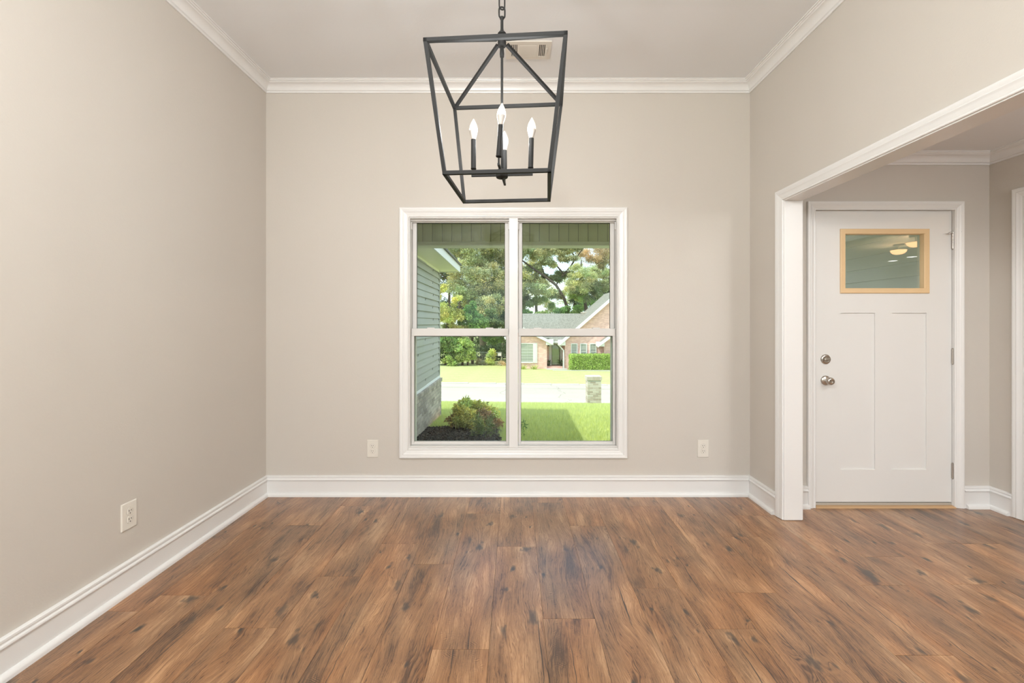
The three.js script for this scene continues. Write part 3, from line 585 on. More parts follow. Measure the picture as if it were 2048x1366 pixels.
for (const [x, d, label] of [[5.67, -0.36, 'amber glass bowl ceiling light, the smaller-looking reflection in the door glass'], [5.35, 0.27, 'amber glass bowl ceiling light nearer the front wall of the side room']]) {
  const o = group('bowl_light', x, HF, -d); tag(o, label, 'ceiling light');
  const g = new THREE.LatheGeometry([[0.0001, -0.155], [0.04, -0.15], [0.07, -0.138], [0.09, -0.116], [0.098, -0.09], [0.092, -0.09], [0.0001, -0.094]].map(([r, y]) => new THREE.Vector2(r, y)), 32);
  mesh('bowl', g, M.amberGlow, o); mesh('ceiling_plate', [cyl(0.06, 0.07, 0.02, 24).translate(0, -0.011, 0), cyl(0.008, 0.008, 0.07, 12).translate(0, -0.05, 0)], M.nickel, o);
  const p = new THREE.PointLight(lin(1, 0.7, 0.42), 1.2, 0, 2); p.position.set(0, -0.12, 0); p.castShadow = true; p.name = 'bowl_lamp'; o.add(p);
}
for (const [x, d, label] of [[7.08, -2.1, 'round recessed downlight further back in the side room'], [6.99, -1.6, 'round recessed downlight nearer the bowl lights']]) {
  const o = group('recessed_light', x, HF, -d); tag(o, label, 'ceiling light');
  const ring = new THREE.LatheGeometry([[0.075, 0], [0.075, -0.006], [0.095, -0.006], [0.097, 0]].map(([r, y]) => new THREE.Vector2(r, y)), 32); mesh('ring', ring, M.trim, o);
  const c = cyl(0.075, 0.075, 0.003, 32); c.translate(0, -0.002, 0); mesh('lens', c, std(lin(0.9, 0.9, 0.9), 0.4, { emissive: lin(1, 0.95, 0.88), emissiveIntensity: 9 }), o);
  const p = new THREE.SpotLight(WARM, 3, 0, 1.1, 0.5, 2); p.position.set(0, -0.03, 0); p.target.position.set(0, -1, 0); p.castShadow = true; p.name = 'downlight'; o.add(p, p.target);
}
// ------------------------------------------------------------------ outside: ground
// px(x, y, d): the point at distance d that the photograph shows at that pixel of the 2048 x 1366 frame
const px = (x, y, d) => V((x - 1030) / 880 * d, EYE + (645 - y) / 880 * d, -d);
const GP = [[-60, -1.75], [3.3, -1.66], [6.9, -1.82], [9, -1.95], [12.5, -2.42], [16.8, -3.11], [23.8, -3.30], [39, -4.08], [44, -4.2], [140, -4.6]];
function gY(x, d) { // ground height
  let y = GP[GP.length - 1][1];
  for (let k = 1; k < GP.length; k++) if (d < GP[k][0]) { const [a, p] = GP[k - 1], [b, q] = GP[k]; y = mix(p, q, clamp((d - a) / (b - a))); break; }
  return EYE + y - 0.013 * x * smooth(10, 17, d);
}
function terrain(x0, x1, d0, d1, nx, nd, lift = 0, shapeX) {
  const pos = [], uv = [], idx = [];
  for (let j = 0; j <= nd; j++) for (let i = 0; i <= nx; i++) { const d = mix(d0, d1, j / nd), x = mix(x0, x1, i / nx); pos.push(x, gY(x, d) + lift, -d); uv.push(x, d); }
  for (let j = 0; j < nd; j++) for (let i = 0; i < nx; i++) { const a = j * (nx + 1) + i, b = a + 1, c = a + nx + 1, e = c + 1; idx.push(a, b, e, a, e, c); }
  const g = new THREE.BufferGeometry(); g.setAttribute('position', new THREE.Float32BufferAttribute(pos, 3)); g.setAttribute('uv', new THREE.Float32BufferAttribute(uv, 2)); g.setIndex(idx); g.computeVertexNormals(); return g;
}
const grassTex = dataTex(512, 512, (i, j, c) => {
  const a = pfbm(i / 64, j / 64, 8, 4), f = pnoise(i / 2, j / 3, 256), m = pfbm(i / 16 + 3, j / 16, 32, 3); const t = 0.5 * a + 0.3 * f + 0.3 * m;
  c[0] = mix(166, 206, t) + 16 * (m - 0.5); c[1] = mix(170, 206, t); c[2] = mix(106, 150, t);
}, true, true);
grassTex.repeat.set(0.45, 0.45);
const M2 = {
  grass: new THREE.MeshStandardMaterial({ map: grassTex, roughness: 0.95, color: lin(0.92, 0.95, 0.9) }),
  mulch: std(lin(0.022, 0.018, 0.016), 1),
};
struct(mesh('lawn_front', terrain(-60, 60, -40, 16.7, 60, 120), M2.grass));
struct(mesh('lawn_across_street', terrain(-80, 80, 23.9, 150, 80, 120), M2.grass));
{
  const roadTex = dataTex(1024, 1024, (i, j, c) => {
    const x = i / 1024 * 14, d = j / 1024 * 7; // metres
    let v = 182 + 16 * (pfbm(i / 128, j / 128, 8, 4) - 0.5) + 14 * (pnoise(i / 2, j / 2, 512) - 0.5);
    const crack = (p, w) => smooth(w, w * 0.3, Math.abs(p));
    let k = Math.max(crack(x - 4.6 - 0.5 * noise(d * 1.4, 3) - 0.12 * noise(d * 9, 1), 0.03), crack(x - 9.0 - 0.8 * noise(d * 1.1, 8) - 0.12 * noise(d * 8, 4), 0.03), crack(x - 12.3 - 0.6 * noise(d * 1.3, 15), 0.028), crack(d - 4.9 - 0.25 * noise(x * 0.7, 5), 0.03), crack(x - 1.8 - 0.9 * noise(d * 0.9, 22), 0.025));
    v -= 30 * k; v -= 14 * smooth(0.3, 0.0, Math.abs(d - 5.3)) ;
    c[0] = v + 4; c[1] = v - 4; c[2] = v - 16;
  }, true, true);
  roadTex.repeat.set(1 / 14, 1 / 7); roadTex.offset.set(0.2, 0.6);
  struct(mesh('street', terrain(-80, 80, 16.7, 23.9, 80, 8, -0.03), new THREE.MeshStandardMaterial({ map: roadTex, roughness: 0.9 })));
  for (const [d, n] of [[16.75, 1], [23.85, 2]]) {
    const g = []; for (let x = -40; x < 40; x += 1.5) { const y = gY(x + 0.75, d); const b = rbx(x, x + 1.485, y - 0.15, y + 0.015, d - 0.09, d + 0.09, 0.03, 2); g.push(b); }
    struct(mesh('kerb_' + n, g, M.concrete));
  }
}
{ // blades of the near lawn
  const rnd = rngOf(5), blade = []; const pos = [];
  for (let k = 0; k < 4; k++) { const a = rnd() * 6.28, r = rnd() * 0.02, x = Math.cos(a) * r, z = Math.sin(a) * r, l = 0.05 + rnd() * 0.04, lx = (rnd() - 0.5) * 0.06, lz = (rnd() - 0.5) * 0.06, w = 0.004, b = rnd() * 6.28, wx = Math.cos(b) * w, wz = Math.sin(b) * w; pos.push(x - wx, 0, z - wz, x + wx, 0, z + wz, x + lx, l, z + lz); }
  const g = new THREE.BufferGeometry(); g.setAttribute('position', new THREE.Float32BufferAttribute(pos, 3)); g.computeVertexNormals();
  const N = 70000, im = new THREE.InstancedMesh(g, new THREE.MeshPhysicalMaterial({ color: 0xffffff, roughness: 0.8, transmission: 0.35, thickness: 0, side: THREE.DoubleSide }), N);
  const m = new THREE.Matrix4(), qq = new THREE.Quaternion(), c = new THREE.Color(); let n = 0;
  while (n < N) {
    const d = 5.6 + 11 * Math.pow(rnd(), 0.8), x = -0.26 * d - 0.3 + rnd() * (0.5 * d + 0.8); if (x < -1.6 && d < 9.3) continue; if (inMulch(x, d)) continue;
    const s = 0.8 + rnd() * 0.7; qq.setFromAxisAngle(Y, rnd() * 6.28); m.compose(V(x, gY(x, d) - 0.004, -d), qq, V(s, s, s)); im.setMatrixAt(n, m);
    const t = rnd(); c.setRGB(0.56 + 0.2 * t, 0.64 + 0.16 * t, 0.25 + 0.08 * rnd()); im.setColorAt(n, c); n++;
  }
  im.name = 'lawn_blades'; im.castShadow = im.receiveShadow = true; stuff(im); scene.add(im); tag(im, 'short green grass blades of the near front lawn', 'grass');
}
function inMulch(x, d) { return x > -1.7 && d < 7.75 + 0.1 * Math.sin(x * 5) && x < -0.22 + 0.05 * Math.sin(d * 6) - 0.25 * smooth(7.2, 7.75, d) && d > 4.8; }
{ // planting bed with dark mulch
  const rnd = rngOf(15), P = []; for (let k = 0; k <= 16; k++) P.push([mix(-1.58, -0.45, k / 16), 7.75 + 0.04 * Math.sin(k)]);
  for (let k = 0; k <= 16; k++) P.push([-0.24 + 0.03 * Math.sin(k * 1.3), mix(7.55, 4.95, k / 16)]); P.push([-1.58, 4.95]);
  const tri = THREE.ShapeUtils.triangulateShape(P.map(([a, b]) => new THREE.Vector2(a, b)), []); const pos = [];
  const put = (i, l) => pos.push(P[i][0], gY(...P[i]) + l, -P[i][1]);
  for (const t of tri) { const a = P[t[0]], b = P[t[1]], c = P[t[2]]; const up = (b[0] - a[0]) * (c[1] - a[1]) - (b[1] - a[1]) * (c[0] - a[0]); for (const i of up > 0 ? t : [t[0], t[2], t[1]]) put(i, 0.035); }
  P.forEach((_, i) => { const j = (i + 1) % P.length; put(i, -0.03); put(j, -0.03); put(j, 0.035); put(i, -0.03); put(j, 0.035); put(i, 0.035); });
  const g = new THREE.BufferGeometry(); g.setAttribute('position', new THREE.Float32BufferAttribute(pos, 3)); g.computeVertexNormals();
  const bed = group('mulch_bed'); mesh('soil', g, M2.mulch, bed); tag(bed, 'dark mulch bed beside the brick-based wing, under the small shrub', 'mulch bed');
  const chip = new RoundedBoxGeometry(0.05, 0.012, 0.018, 1, 0.004), N = 5200, im = new THREE.InstancedMesh(chip, std(0xffffff, 1), N), m = new THREE.Matrix4(), c = new THREE.Color();
  let n = 0; while (n < N) { const x = -1.57 + rnd() * 1.35, d = 5 + rnd() * 2.8; if (!inMulch(x, d - 0.02) || d > 7.75) continue; const s = 0.5 + rnd(); m.compose(V(x, gY(x, d) + 0.04, -d), new THREE.Quaternion().setFromEuler(new THREE.Euler((rnd() - 0.5) * 1.2, rnd() * 6.3, (rnd() - 0.5) * 1.2)), V(s, s, s)); im.setMatrixAt(n, m); const t = rnd() * rnd(); c.setRGB(0.02 + 0.09 * t, 0.018 + 0.075 * t, 0.016 + 0.065 * t); im.setColorAt(n, c); n++; }
  im.name = 'bark_chips'; im.receiveShadow = im.castShadow = true; stuff(im); bed.add(im);
}

// ------------------------------------------------------------------ own house: porch, wing, side wall
const mkSiding = (v) => std(lin(0.37 * v, 0.375 * v, 0.335 * v), 0.6);
const sidings = [mkSiding(1), mkSiding(0.97), mkSiding(1.03)];
{ // porch beam clad with upright panels
  const P = struct(group('porch_beam')); const d = 4.9, y0 = EYE + 0.866, y1 = EYE + 1.13, w = 0.1085;
  const prof = [[0, 0], [w - 0.004, 0], [w - 0.004, 0.006], [w - 0.010, 0.010], [0.012, 0.010], [0.006, 0.006], [0, 0.006]];
  mesh('core', bx(-1.57, 3.3, y0, y1, d + 0.012, d + 0.16), M.beamCore, P);
  const pg = run(prof, V(0, y0 + 0.02, 0), Y, X, OUT, y1 - y0 - 0.02);
  for (let x = -1.57; x < 3.2; x += w) { const m = mesh('panel', pg, M.beam, P); m.position.set(x, 0, -d - 0.01); }
  mesh('edge_trim', [rbx(-1.57, 3.3, y0 - 0.012, y0 + 0.008, d - 0.018, d + 0.17, 0.003), rbx(-1.57, 3.3, y0 + 0.008, y0 + 0.032, d - 0.012, d + 0.01, 0.003)], M.soffit, P);
  struct(mesh('porch_ceiling', [bx(-1.57, 3.3, EYE + 1.13, EYE + 1.25, DF + 0.15, 5.06), bx(XR2, 3.34, EYE + 1.13, EYE + 1.25, DD + 0.15, DF + 0.15)], M.soffit));
  struct(mesh('porch_roof', run([[0, 0], [1.75, 0], [1.75, 0.05], [0, 0.8]], V(-1.5, EYE + 1.25, -3.4), X, IN, Y, 4.9), std(lin(0.2, 0.2, 0.19), 0.9)));
  struct(mesh('porch_slab', bx(-1.57, 3.3, EYE - 1.75, EYE - 1.44, DF + 0.15, 4.85), M.concrete));
}
{ // the wing on the left: brick base, lap siding, eave
  const W = struct(group('house_wing')); const xw = -1.57, d0 = DF + 0.15, d1 = 9.02, capY = EYE - 1.135;
  mesh('wall_core', bx(-6, xw - 0.02, EYE - 2.2, EYE + 1.12, d0, d1 - 0.02), M.core, W);
  // brick base
  const rnd = rngOf(77), g = [], L = 0.195, hB = 0.058, J = 0.0095;
  const tint = (b, r, gg, bb) => { const n = b.attributes.position.count, c = new Float32Array(n * 3); for (let i = 0; i < n; i++) { c[3 * i] = r; c[3 * i + 1] = gg; c[3 * i + 2] = bb; } b.setAttribute('color', new THREE.BufferAttribute(c, 3)); return b; };
  let row = 0; for (let y = capY - 0.075; y > EYE - 2.1; y -= hB + J, row++) for (let d = d1 - (row % 2 ? L / 2 : 0); d > 6.0; d -= L + J) {
    const t = rnd(), low = smooth(capY - 0.45, capY - 0.8, y) * smooth(7.4, 8.3, d); const v = 0.62 + 0.5 * t;
    const b = rbx(xw - 0.05, xw + 0.052 + rnd() * 0.004, y - hB, y, Math.max(d - L, 6), d, 0.004, 1);
    g.push(tint(b, v * mix(0.54, 0.64, low), v * mix(0.475, 0.40, low), v * mix(0.39, 0.26, low)));
  }
  for (let x = xw + 0.05, k = 0; k < 4; k++, x -= L + J) for (let y = capY - 0.075; y > EYE - 2.1; y -= hB + J) { const v = 0.62 + 0.5 * rnd(); g.push(tint(rbx(x - L, x, y - hB, y, d1 - 0.02, d1 + 0.055, 0.004, 1), v * 0.34, v * 0.3, v * 0.26)); }
  const brickMat = new THREE.MeshStandardMaterial({ vertexColors: true, roughness: 0.92 });
  stuff(mesh('brickwork', g, brickMat, W));
  mesh('mortar', bx(xw - 0.06, xw + 0.046, EYE - 2.15, capY - 0.005, 5.95, d1 + 0.045), std(lin(0.36, 0.34, 0.31), 0.95), W);
  const led = []; for (let d = d1 + 0.05; d > 6; d -= 0.075) { const v = 0.7 + 0.45 * rnd(); led.push(tint(rbx(xw - 0.05, xw + 0.072, capY - 0.068, capY + 0.002, d - 0.066, d, 0.005, 1), v * 0.46, v * 0.41, v * 0.345)); }
  stuff(mesh('brick_ledge', led, brickMat, W));
  mesh('water_table_trim', rbx(xw - 0.03, xw + 0.03, capY, capY + 0.055, 5.5, d1 + 0.03, 0.004), std(lin(0.80, 0.82, 0.84), 0.4), W);
  // lap boards, with end joints
  const E = 0.116; let k = 0;
  for (let y = capY + 0.055; y < EYE + 1.06; y += E, k++) {
    const top = Math.min(E, EYE + 1.07 - y); const prof = [[-0.03, 0], [0.028, 0], [0.028, 0.006], [0.003, top + 0.004], [-0.03, top + 0.004]];
    let cuts = [5.2]; const j0 = [7.62, 8.30, 6.95, 8.30, 7.0, 8.32][k % 6] + 0.03 * Math.sin(k * 5); cuts.push(j0, d1 - 0.02);
    for (let i = 0; i < 2; i++) mesh('lap_board', run(prof.map(([p, q]) => [p + (i ? 0 : 0.006), q]), V(xw, y, -(cuts[i] + (i ? 0 : 0))), IN, X, Y, cuts[i + 1] - cuts[i] + (i ? 0 : 0.02)), sidings[(k * 2 + i) % 3], W);
  }
  k = 0; for (let y = capY + 0.055; y < EYE + 1.0; y += E, k++) if (k % 6 !== 2) { // open end joints between the boards
    const j0 = [7.62, 8.30, 6.95, 8.30, 7.0, 8.32][k % 6] + 0.03 * Math.sin(k * 5); const g = new THREE.BoxGeometry(0.004, E * 0.96, 0.014); g.rotateZ(-0.19); g.rotateX(0.05 * Math.sin(k * 3)); g.translate(xw + 0.0165, y + E / 2, -j0); mesh('board_joint', g, M.gasket, W);
  }
  mesh('corner_post', [rbx(xw - 0.06, xw + 0.03, capY + 0.05, EYE + 1.07, d1 - 0.03, d1 + 0.03, 0.004)], sidings[0], W);
  mesh('frieze_trim', rbx(xw, xw + 0.026, EYE + 1.02, EYE + 1.07, 5.2, d1, 0.003), M.soffit, W);
  // eave: soffit panels, fascia, roof
  const xe = -1.165, de = 9.30, sy = EYE + 1.07;
  for (let d = 4.0; d < de - 0.05; d += 0.1) { const a = d, b = Math.min(d + 0.1, de - 0.02); mesh('soffit_panel', run([[0, 0], [b - a, 0], [b - a, 0.012], [0, 0.012]].map(([p, q]) => [p, q + (p === 0 ? 0.003 : 0)]), V(xw - 0.4, sy, -a), X, IN, Y, xe - xw + 0.39), M.soffit, W); }
  mesh('fascia', [rbx(xe - 0.02, xe + 0.006, sy - 0.012, sy + 0.125, 3.4, de, 0.003), rbx(-6, xe, sy - 0.012, sy + 0.125, de - 0.02, de + 0.004, 0.003)], M.outWhite, W);
  mesh('roof', run([[0.04, 0.125], [0.04, 0.155], [-2.4, 1.38], [-4.8, 0.155], [-4.8, 0.125]], V(xe, sy, -3.4), IN, X, Y, de - 3.4 + 0.03), std(lin(0.16, 0.155, 0.14), 0.95), W);
}
{ // siding of the house beside the porch, seen through the door glass
  const W = struct(group('house_side_wall')); const xs = 3.33, E = 0.118;
  mesh('wall_core', bx(xs + 0.03, xs + 0.3, EYE - 2, EYE + 1.3, DD + 0.15, 7.5), M.core, W);
  for (let y = EYE - 1.5, k = 0; y < EYE + 1.25; y += E, k++) mesh('lap_board', run([[0.02, 0], [-0.018, 0], [-0.018, 0.005], [-0.002, E + 0.004], [0.02, E + 0.004]], V(xs, y, -(DD + 0.155)), IN, X, Y, 4.3), M.sideSiding, W);
}

// ------------------------------------------------------------------ foliage helpers
const leafMat = new THREE.MeshPhysicalMaterial({ color: 0xffffff, roughness: 0.75, transmission: 0.35, thickness: 0, side: THREE.DoubleSide });
function sprig(seed, n, size, spread, wide = 0.5) {
  const r = rngOf(seed), pos = [];
  for (let k = 0; k < n; k++) {
    const c = V(r() - 0.5, r() - 0.5, r() - 0.5).multiplyScalar(spread), a = V(r() - 0.5, r() - 0.35, r() - 0.5).normalize(), b = V().crossVectors(a, V(r() - 0.5, r() - 0.5, r() - 0.5)).normalize(), l = size * (0.7 + 0.6 * r()), w = l * wide;
    const nrm = V().crossVectors(a, b).multiplyScalar(l * 0.12);
    const p0 = c, p1 = c.clone().addScaledVector(a, l * 0.5).addScaledVector(b, w / 2).add(nrm), p2 = c.clone().addScaledVector(a, l), p3 = c.clone().addScaledVector(a, l * 0.5).addScaledVector(b, -w / 2).add(nrm);
    for (const p of [p0, p1, p2, p0, p2, p3]) pos.push(p.x, p.y, p.z);
  }
  const g = new THREE.BufferGeometry(); g.setAttribute('position', new THREE.Float32BufferAttribute(pos, 3)); g.computeVertexNormals(); return g;
}
const SPRIGS = { far: sprig(1, 9, 0.145, 0.34, 0.55), fine: sprig(2, 8, 0.13, 0.26, 0.5), mid: sprig(3, 6, 0.15, 0.2, 0.6), drape: sprig(4, 7, 0.24, 0.3, 0.22) };
// blobs: [x px, y px, radius px, distance, flatten, r, g, b]; n sprigs shared by volume
function foliage(parent, blobs, kind, n, seed, jitter = 0.25, inner = 0.55) {
  const rnd = rngOf(seed), im = new THREE.InstancedMesh(SPRIGS[kind], leafMat, n), m = new THREE.Matrix4(), q = new THREE.Quaternion(), c = new THREE.Color(), e = new THREE.Euler();
  const B = blobs.map(([x, y, r, d, f = 0.8, ...col]) => ({ c: px(x, y, d), r: r / 880 * d, f, col })); const w = B.map((b) => Math.pow(b.r, 2.2)), tot = w.reduce((a, b) => a + b, 0);
  let i = 0;
  B.forEach((b, bi) => {
    const cnt = bi === B.length - 1 ? n - i : Math.round(n * w[bi] / tot); const seedN = rnd() * 100;
    // twigs gather in flattish clumps scattered through the blob
    const nc = Math.max(5, Math.round(cnt / 70)), clumps = [];
    while (clumps.length < nc) {
      const u = V(rnd() * 2 - 1, rnd() * 2 - 1, rnd() * 2 - 1); if (u.lengthSq() > 1 || u.lengthSq() < 1e-4) continue;
      const dir = u.clone().normalize(), lump = 0.6 + 0.75 * noise(dir.x * 2.5 + seedN + 10, dir.y * 2.5 + dir.z * 2 + 20), rad = Math.pow(mix(inner, 1, rnd()), 0.8) * lump;
      clumps.push({ p: V(dir.x * b.r * rad, dir.y * b.r * rad * b.f, dir.z * b.r * rad).add(b.c), r: b.r * (0.16 + 0.22 * rnd()), v: 0.72 + 0.56 * rnd(), h: (rnd() - 0.5) * 0.22 });
    }
    for (let k = 0; k < cnt && i < n; k++) {
      const cl = clumps[Math.floor(rnd() * nc)], g3 = () => (rnd() + rnd() + rnd() - 1.5) * 1.15;
      const p = V(g3() * cl.r, g3() * cl.r * 0.6, g3() * cl.r).add(cl.p); const gy = gY(p.x, -p.z) + 0.05; if (p.y < gy) p.y = gy + rnd() * 0.3;
      e.set(rnd() * 6.28, rnd() * 6.28, rnd() * 6.28); q.setFromEuler(e); const s = 0.7 + rnd() * 0.7; m.compose(p, q, V(s, s, s)); im.setMatrixAt(i, m);
      const v = cl.v * (1 + jitter * (rnd() - 0.5) * 2), h = cl.h + (rnd() - 0.5) * 0.2; c.setRGB(b.col[0] * v * (1 + h), b.col[1] * v, b.col[2] * v * (1 - h)); im.setColorAt(i, c); i++;
    }
  });
  im.count = i; im.name = 'foliage'; im.castShadow = im.receiveShadow = true; stuff(im); parent.add(im); return im;
}
// trunk and limbs: polylines of [x px, y px, d, width px]
function limbs(name, parent, lines) {
  let g = [], last = null;
  for (const L of lines) { if (L[0][4] && g.length) { mesh(name, g, M.bark, parent); g = []; } for (let k = 1; k < L.length; k++) { const a = L[k - 1], b = L[k]; const A = px(a[0], a[1], a[2]), C = px(b[0], b[1], b[2]); if (k === 1 && a[4]) A.y = gY(A.x, a[2]) - 0.2; g.push(rod(A, C, a[3] / 1760 * a[2], b[3] / 1760 * b[2], 8)); const s = new THREE.SphereGeometry(b[3] / 1760 * b[2], 8, 6); s.translate(C.x, C.y, C.z); g.push(s); } }
  return mesh(name, g, M.bark, parent);
}
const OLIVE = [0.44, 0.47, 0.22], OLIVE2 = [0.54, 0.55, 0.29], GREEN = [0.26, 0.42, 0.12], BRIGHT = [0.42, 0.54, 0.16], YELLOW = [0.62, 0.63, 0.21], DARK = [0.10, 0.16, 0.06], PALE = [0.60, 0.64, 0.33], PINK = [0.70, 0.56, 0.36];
{ // tall olive oak in the left light
  const t = group('oak_tree'); tag(t, 'tall dense olive-green tree filling the upper left window light', 'tree');
  limbs('trunk', t, [[[968, 735, 54, 14, 1], [962, 640, 54, 11], [952, 560, 54, 8], [935, 520, 54, 5], [915, 470, 54, 3]], [[952, 560, 54, 6], [985, 510, 54, 4], [1000, 470, 54, 2]], [[960, 620, 54, 6], [910, 575, 54, 4], [880, 545, 53, 2]]]);
  foliage(t, [[900, 480, 44, 54, 0.8, ...OLIVE], [950, 500, 46, 53, 0.8, ...OLIVE], [1005, 490, 46, 54, 0.8, ...OLIVE], [930, 555, 42, 51, 0.75, ...OLIVE2], [975, 560, 42, 51, 0.75, ...OLIVE2], [1015, 570, 44, 53, 0.8, ...OLIVE], [985, 610, 34, 50, 0.7, ...OLIVE2], [945, 600, 30, 51, 0.7, ...OLIVE], [1010, 640, 34, 53, 0.8, 0.2, 0.25, 0.09], [960, 440, 60, 56, 0.7, ...OLIVE], [880, 540, 34, 55, 0.8, 0.2, 0.21, 0.09]], 'far', 22000, 101);
}
{
  const t = group('background_tree'); tag(t, 'hazy pale olive tree line far behind the brick house', 'trees');
  limbs('trunk', t, [[[1075, 745, 80, 8, 1], [1072, 600, 80, 5], [1068, 520, 80, 2]], [[1160, 745, 82, 8, 1], [1158, 600, 82, 5], [1163, 520, 82, 2]]]);
  foliage(t, [[1060, 520, 34, 80, 0.8, ...OLIVE2], [1100, 500, 34, 82, 0.6, ...OLIVE], [1140, 500, 34, 80, 0.7, ...OLIVE2], [1185, 545, 36, 82, 0.9, ...PALE], [1050, 590, 34, 80, 0.8, ...OLIVE2], [1105, 610, 40, 82, 0.6, ...OLIVE], [1080, 560, 26, 82, 0.6, ...OLIVE], [1140, 570, 30, 82, 0.6, ...OLIVE], [1225, 520, 40, 84, 0.8, ...OLIVE2]], 'far', 5200, 120, 0.25, 0.2);
}
{ // spreading oak in the right light
  const t = group('oak_tree'); tag(t, 'large spreading oak with dark leaning limbs behind the brick house', 'tree');
  limbs('trunk', t, [[[1142, 740, 54, 8, 1], [1136, 620, 54, 6.5], [1128, 596, 54, 6], [1112, 570, 54, 5.5], [1090, 553, 54, 4.5], [1068, 538, 54, 3.5], [1043, 520, 54, 3], [1020, 505, 54, 2]], [[1150, 740, 57, 9, 1], [1150, 610, 57, 8], [1153, 585, 57, 7], [1160, 560, 57, 5]], [[1112, 570, 56, 3], [1128, 548, 56, 3], [1142, 532, 56, 3], [1148, 522, 56, 3.5], [1146, 508, 56, 2.5], [1138, 496, 56, 2], [1130, 480, 55, 1.5]], [[1148, 522, 56, 2.5], [1160, 505, 56, 2], [1172, 490, 56, 1.5]], [[1090, 553, 56, 3], [1082, 530, 56, 3], [1078, 505, 56, 2]], [[1128, 548, 56, 3.5], [1112, 530, 56, 2.5], [1098, 515, 56, 2]]]);
  foliage(t, [[1058, 505, 26, 56, 0.55, ...OLIVE], [1090, 500, 26, 55, 0.5, ...OLIVE2], [1125, 492, 26, 56, 0.5, ...OLIVE], [1100, 525, 20, 55, 0.5, ...PALE], [1075, 480, 34, 57, 0.6, ...OLIVE], [1060, 560, 24, 55, 0.55, ...OLIVE2], [1085, 578, 26, 54, 0.6, ...PALE], [1050, 600, 24, 55, 0.7, ...OLIVE], [1105, 555, 18, 56, 0.5, 0.2, 0.25, 0.09], [1112, 592, 16, 55, 0.6, ...OLIVE], [1150, 480, 34, 56, 0.55, ...OLIVE], [1130, 515, 18, 55, 0.5, ...OLIVE2], [1070, 540, 20, 55, 0.5, ...OLIVE], [1125, 545, 18, 57, 0.6, ...OLIVE], [1080, 605, 22, 56, 0.5, ...BRIGHT]], 'far', 12000, 102);
}
{
  const t = group('drooping_tree'); tag(t, 'pale green drooping tree just left of the brick gable peak', 'tree');
  limbs('trunk', t, [[[1180, 735, 51, 9, 1], [1172, 620, 51, 7], [1165, 560, 51, 4], [1160, 535, 51, 2]]]);
  foliage(t, [[1152, 545, 20, 51, 0.7, ...PALE], [1170, 560, 24, 50, 0.7, ...PALE], [1148, 575, 20, 50, 0.6, ...PALE], [1180, 585, 22, 50, 0.6, 0.30, 0.36, 0.15], [1160, 590, 20, 51, 0.6, ...BRIGHT], [1195, 570, 20, 51, 0.7, 0.34, 0.38, 0.18]], 'fine', 5200, 103);
}
{
  const t = group('tall_tree'); tag(t, 'tan-tinged feathery tree at the top right corner of the window', 'tree');
  limbs('trunk', t, [[[1215, 735, 60, 10, 1], [1212, 600, 60, 8], [1205, 520, 60, 4], [1195, 480, 60, 2]]]);
  foliage(t, [[1195, 510, 30, 60, 0.55, ...PINK], [1222, 520, 26, 60, 0.7, 0.46, 0.42, 0.22], [1215, 490, 30, 61, 0.6, ...PINK], [1222, 555, 26, 60, 0.8, ...PALE], [1205, 545, 20, 61, 0.6, ...PALE]], 'fine', 6000, 104);
}
{
  const t = group('evergreen_tree'); tag(t, 'dark evergreen tree behind the roof of the brick house, at right', 'tree');
  limbs('trunk', t, [[[1200, 735, 58, 9, 1], [1200, 620, 58, 6], [1200, 570, 58, 3]]]);
  foliage(t, [[1198, 580, 26, 58, 0.9, ...DARK], [1222, 575, 26, 58, 0.9, 0.09, 0.13, 0.05], [1170, 605, 24, 56, 0.7, 0.08, 0.14, 0.05], [1215, 610, 34, 57, 0.7, 0.07, 0.11, 0.04], [1190, 615, 26, 54, 0.5, ...GREEN]], 'far', 4200, 105);
}
{
  const t = group('hedgerow'); tag(t, 'low green shrubbery showing just above the grey roof ridge', 'shrubs');
  limbs('stem', t, [[[1100, 735, 52, 5, 1], [1100, 625, 52, 3]], [[1060, 735, 52, 5, 1], [1060, 625, 52, 3]], [[1140, 735, 52, 5, 1], [1140, 628, 52, 3]]]);
  foliage(t, [[1055, 632, 22, 52, 0.6, ...GREEN], [1085, 630, 18, 52, 0.5, ...BRIGHT], [1115, 628, 18, 52, 0.6, ...GREEN], [1145, 625, 18, 52, 0.6, ...GREEN]], 'far', 2000, 106);
}
{
  const t = group('yellow_shrub'); tag(t, 'tall yellow-green feathery shrub beside the grey-sided wing', 'shrub');
  limbs('stem', t, [[[893, 733, 43, 6, 1], [893, 660, 43, 4], [896, 600, 43, 2]], [[893, 680, 43, 4], [912, 630, 43, 2]]]);
  foliage(t, [[886, 585, 15, 43, 1.0, ...YELLOW], [912, 600, 12, 43, 0.8, ...YELLOW], [885, 625, 20, 43, 0.9, ...YELLOW], [908, 632, 20, 42.5, 0.8, ...YELLOW], [920, 655, 14, 42.5, 0.6, 0.42, 0.42, 0.12], [888, 662, 20, 43, 0.8, 0.26, 0.32, 0.09], [905, 685, 24, 43, 0.5, ...BRIGHT]], 'fine', 5200, 107, 0.3);
}
{
  const t = group('leafy_shrub'); tag(t, 'fresh green leafy small tree right of the yellow shrub', 'tree');
  limbs('trunk', t, [[[945, 733, 44, 6, 1], [945, 660, 44, 4], [940, 620, 44, 2]], [[945, 670, 44, 4], [960, 630, 44, 2]]]);
  foliage(t, [[940, 622, 18, 44, 0.9, 0.24, 0.42, 0.12], [955, 650, 24, 44, 0.9, ...GREEN], [928, 640, 18, 44, 0.9, 0.24, 0.40, 0.12], [985, 640, 20, 45, 0.9, 0.22, 0.30, 0.10], [990, 670, 22, 46, 0.8, ...GREEN]], 'mid', 4800, 108);
}
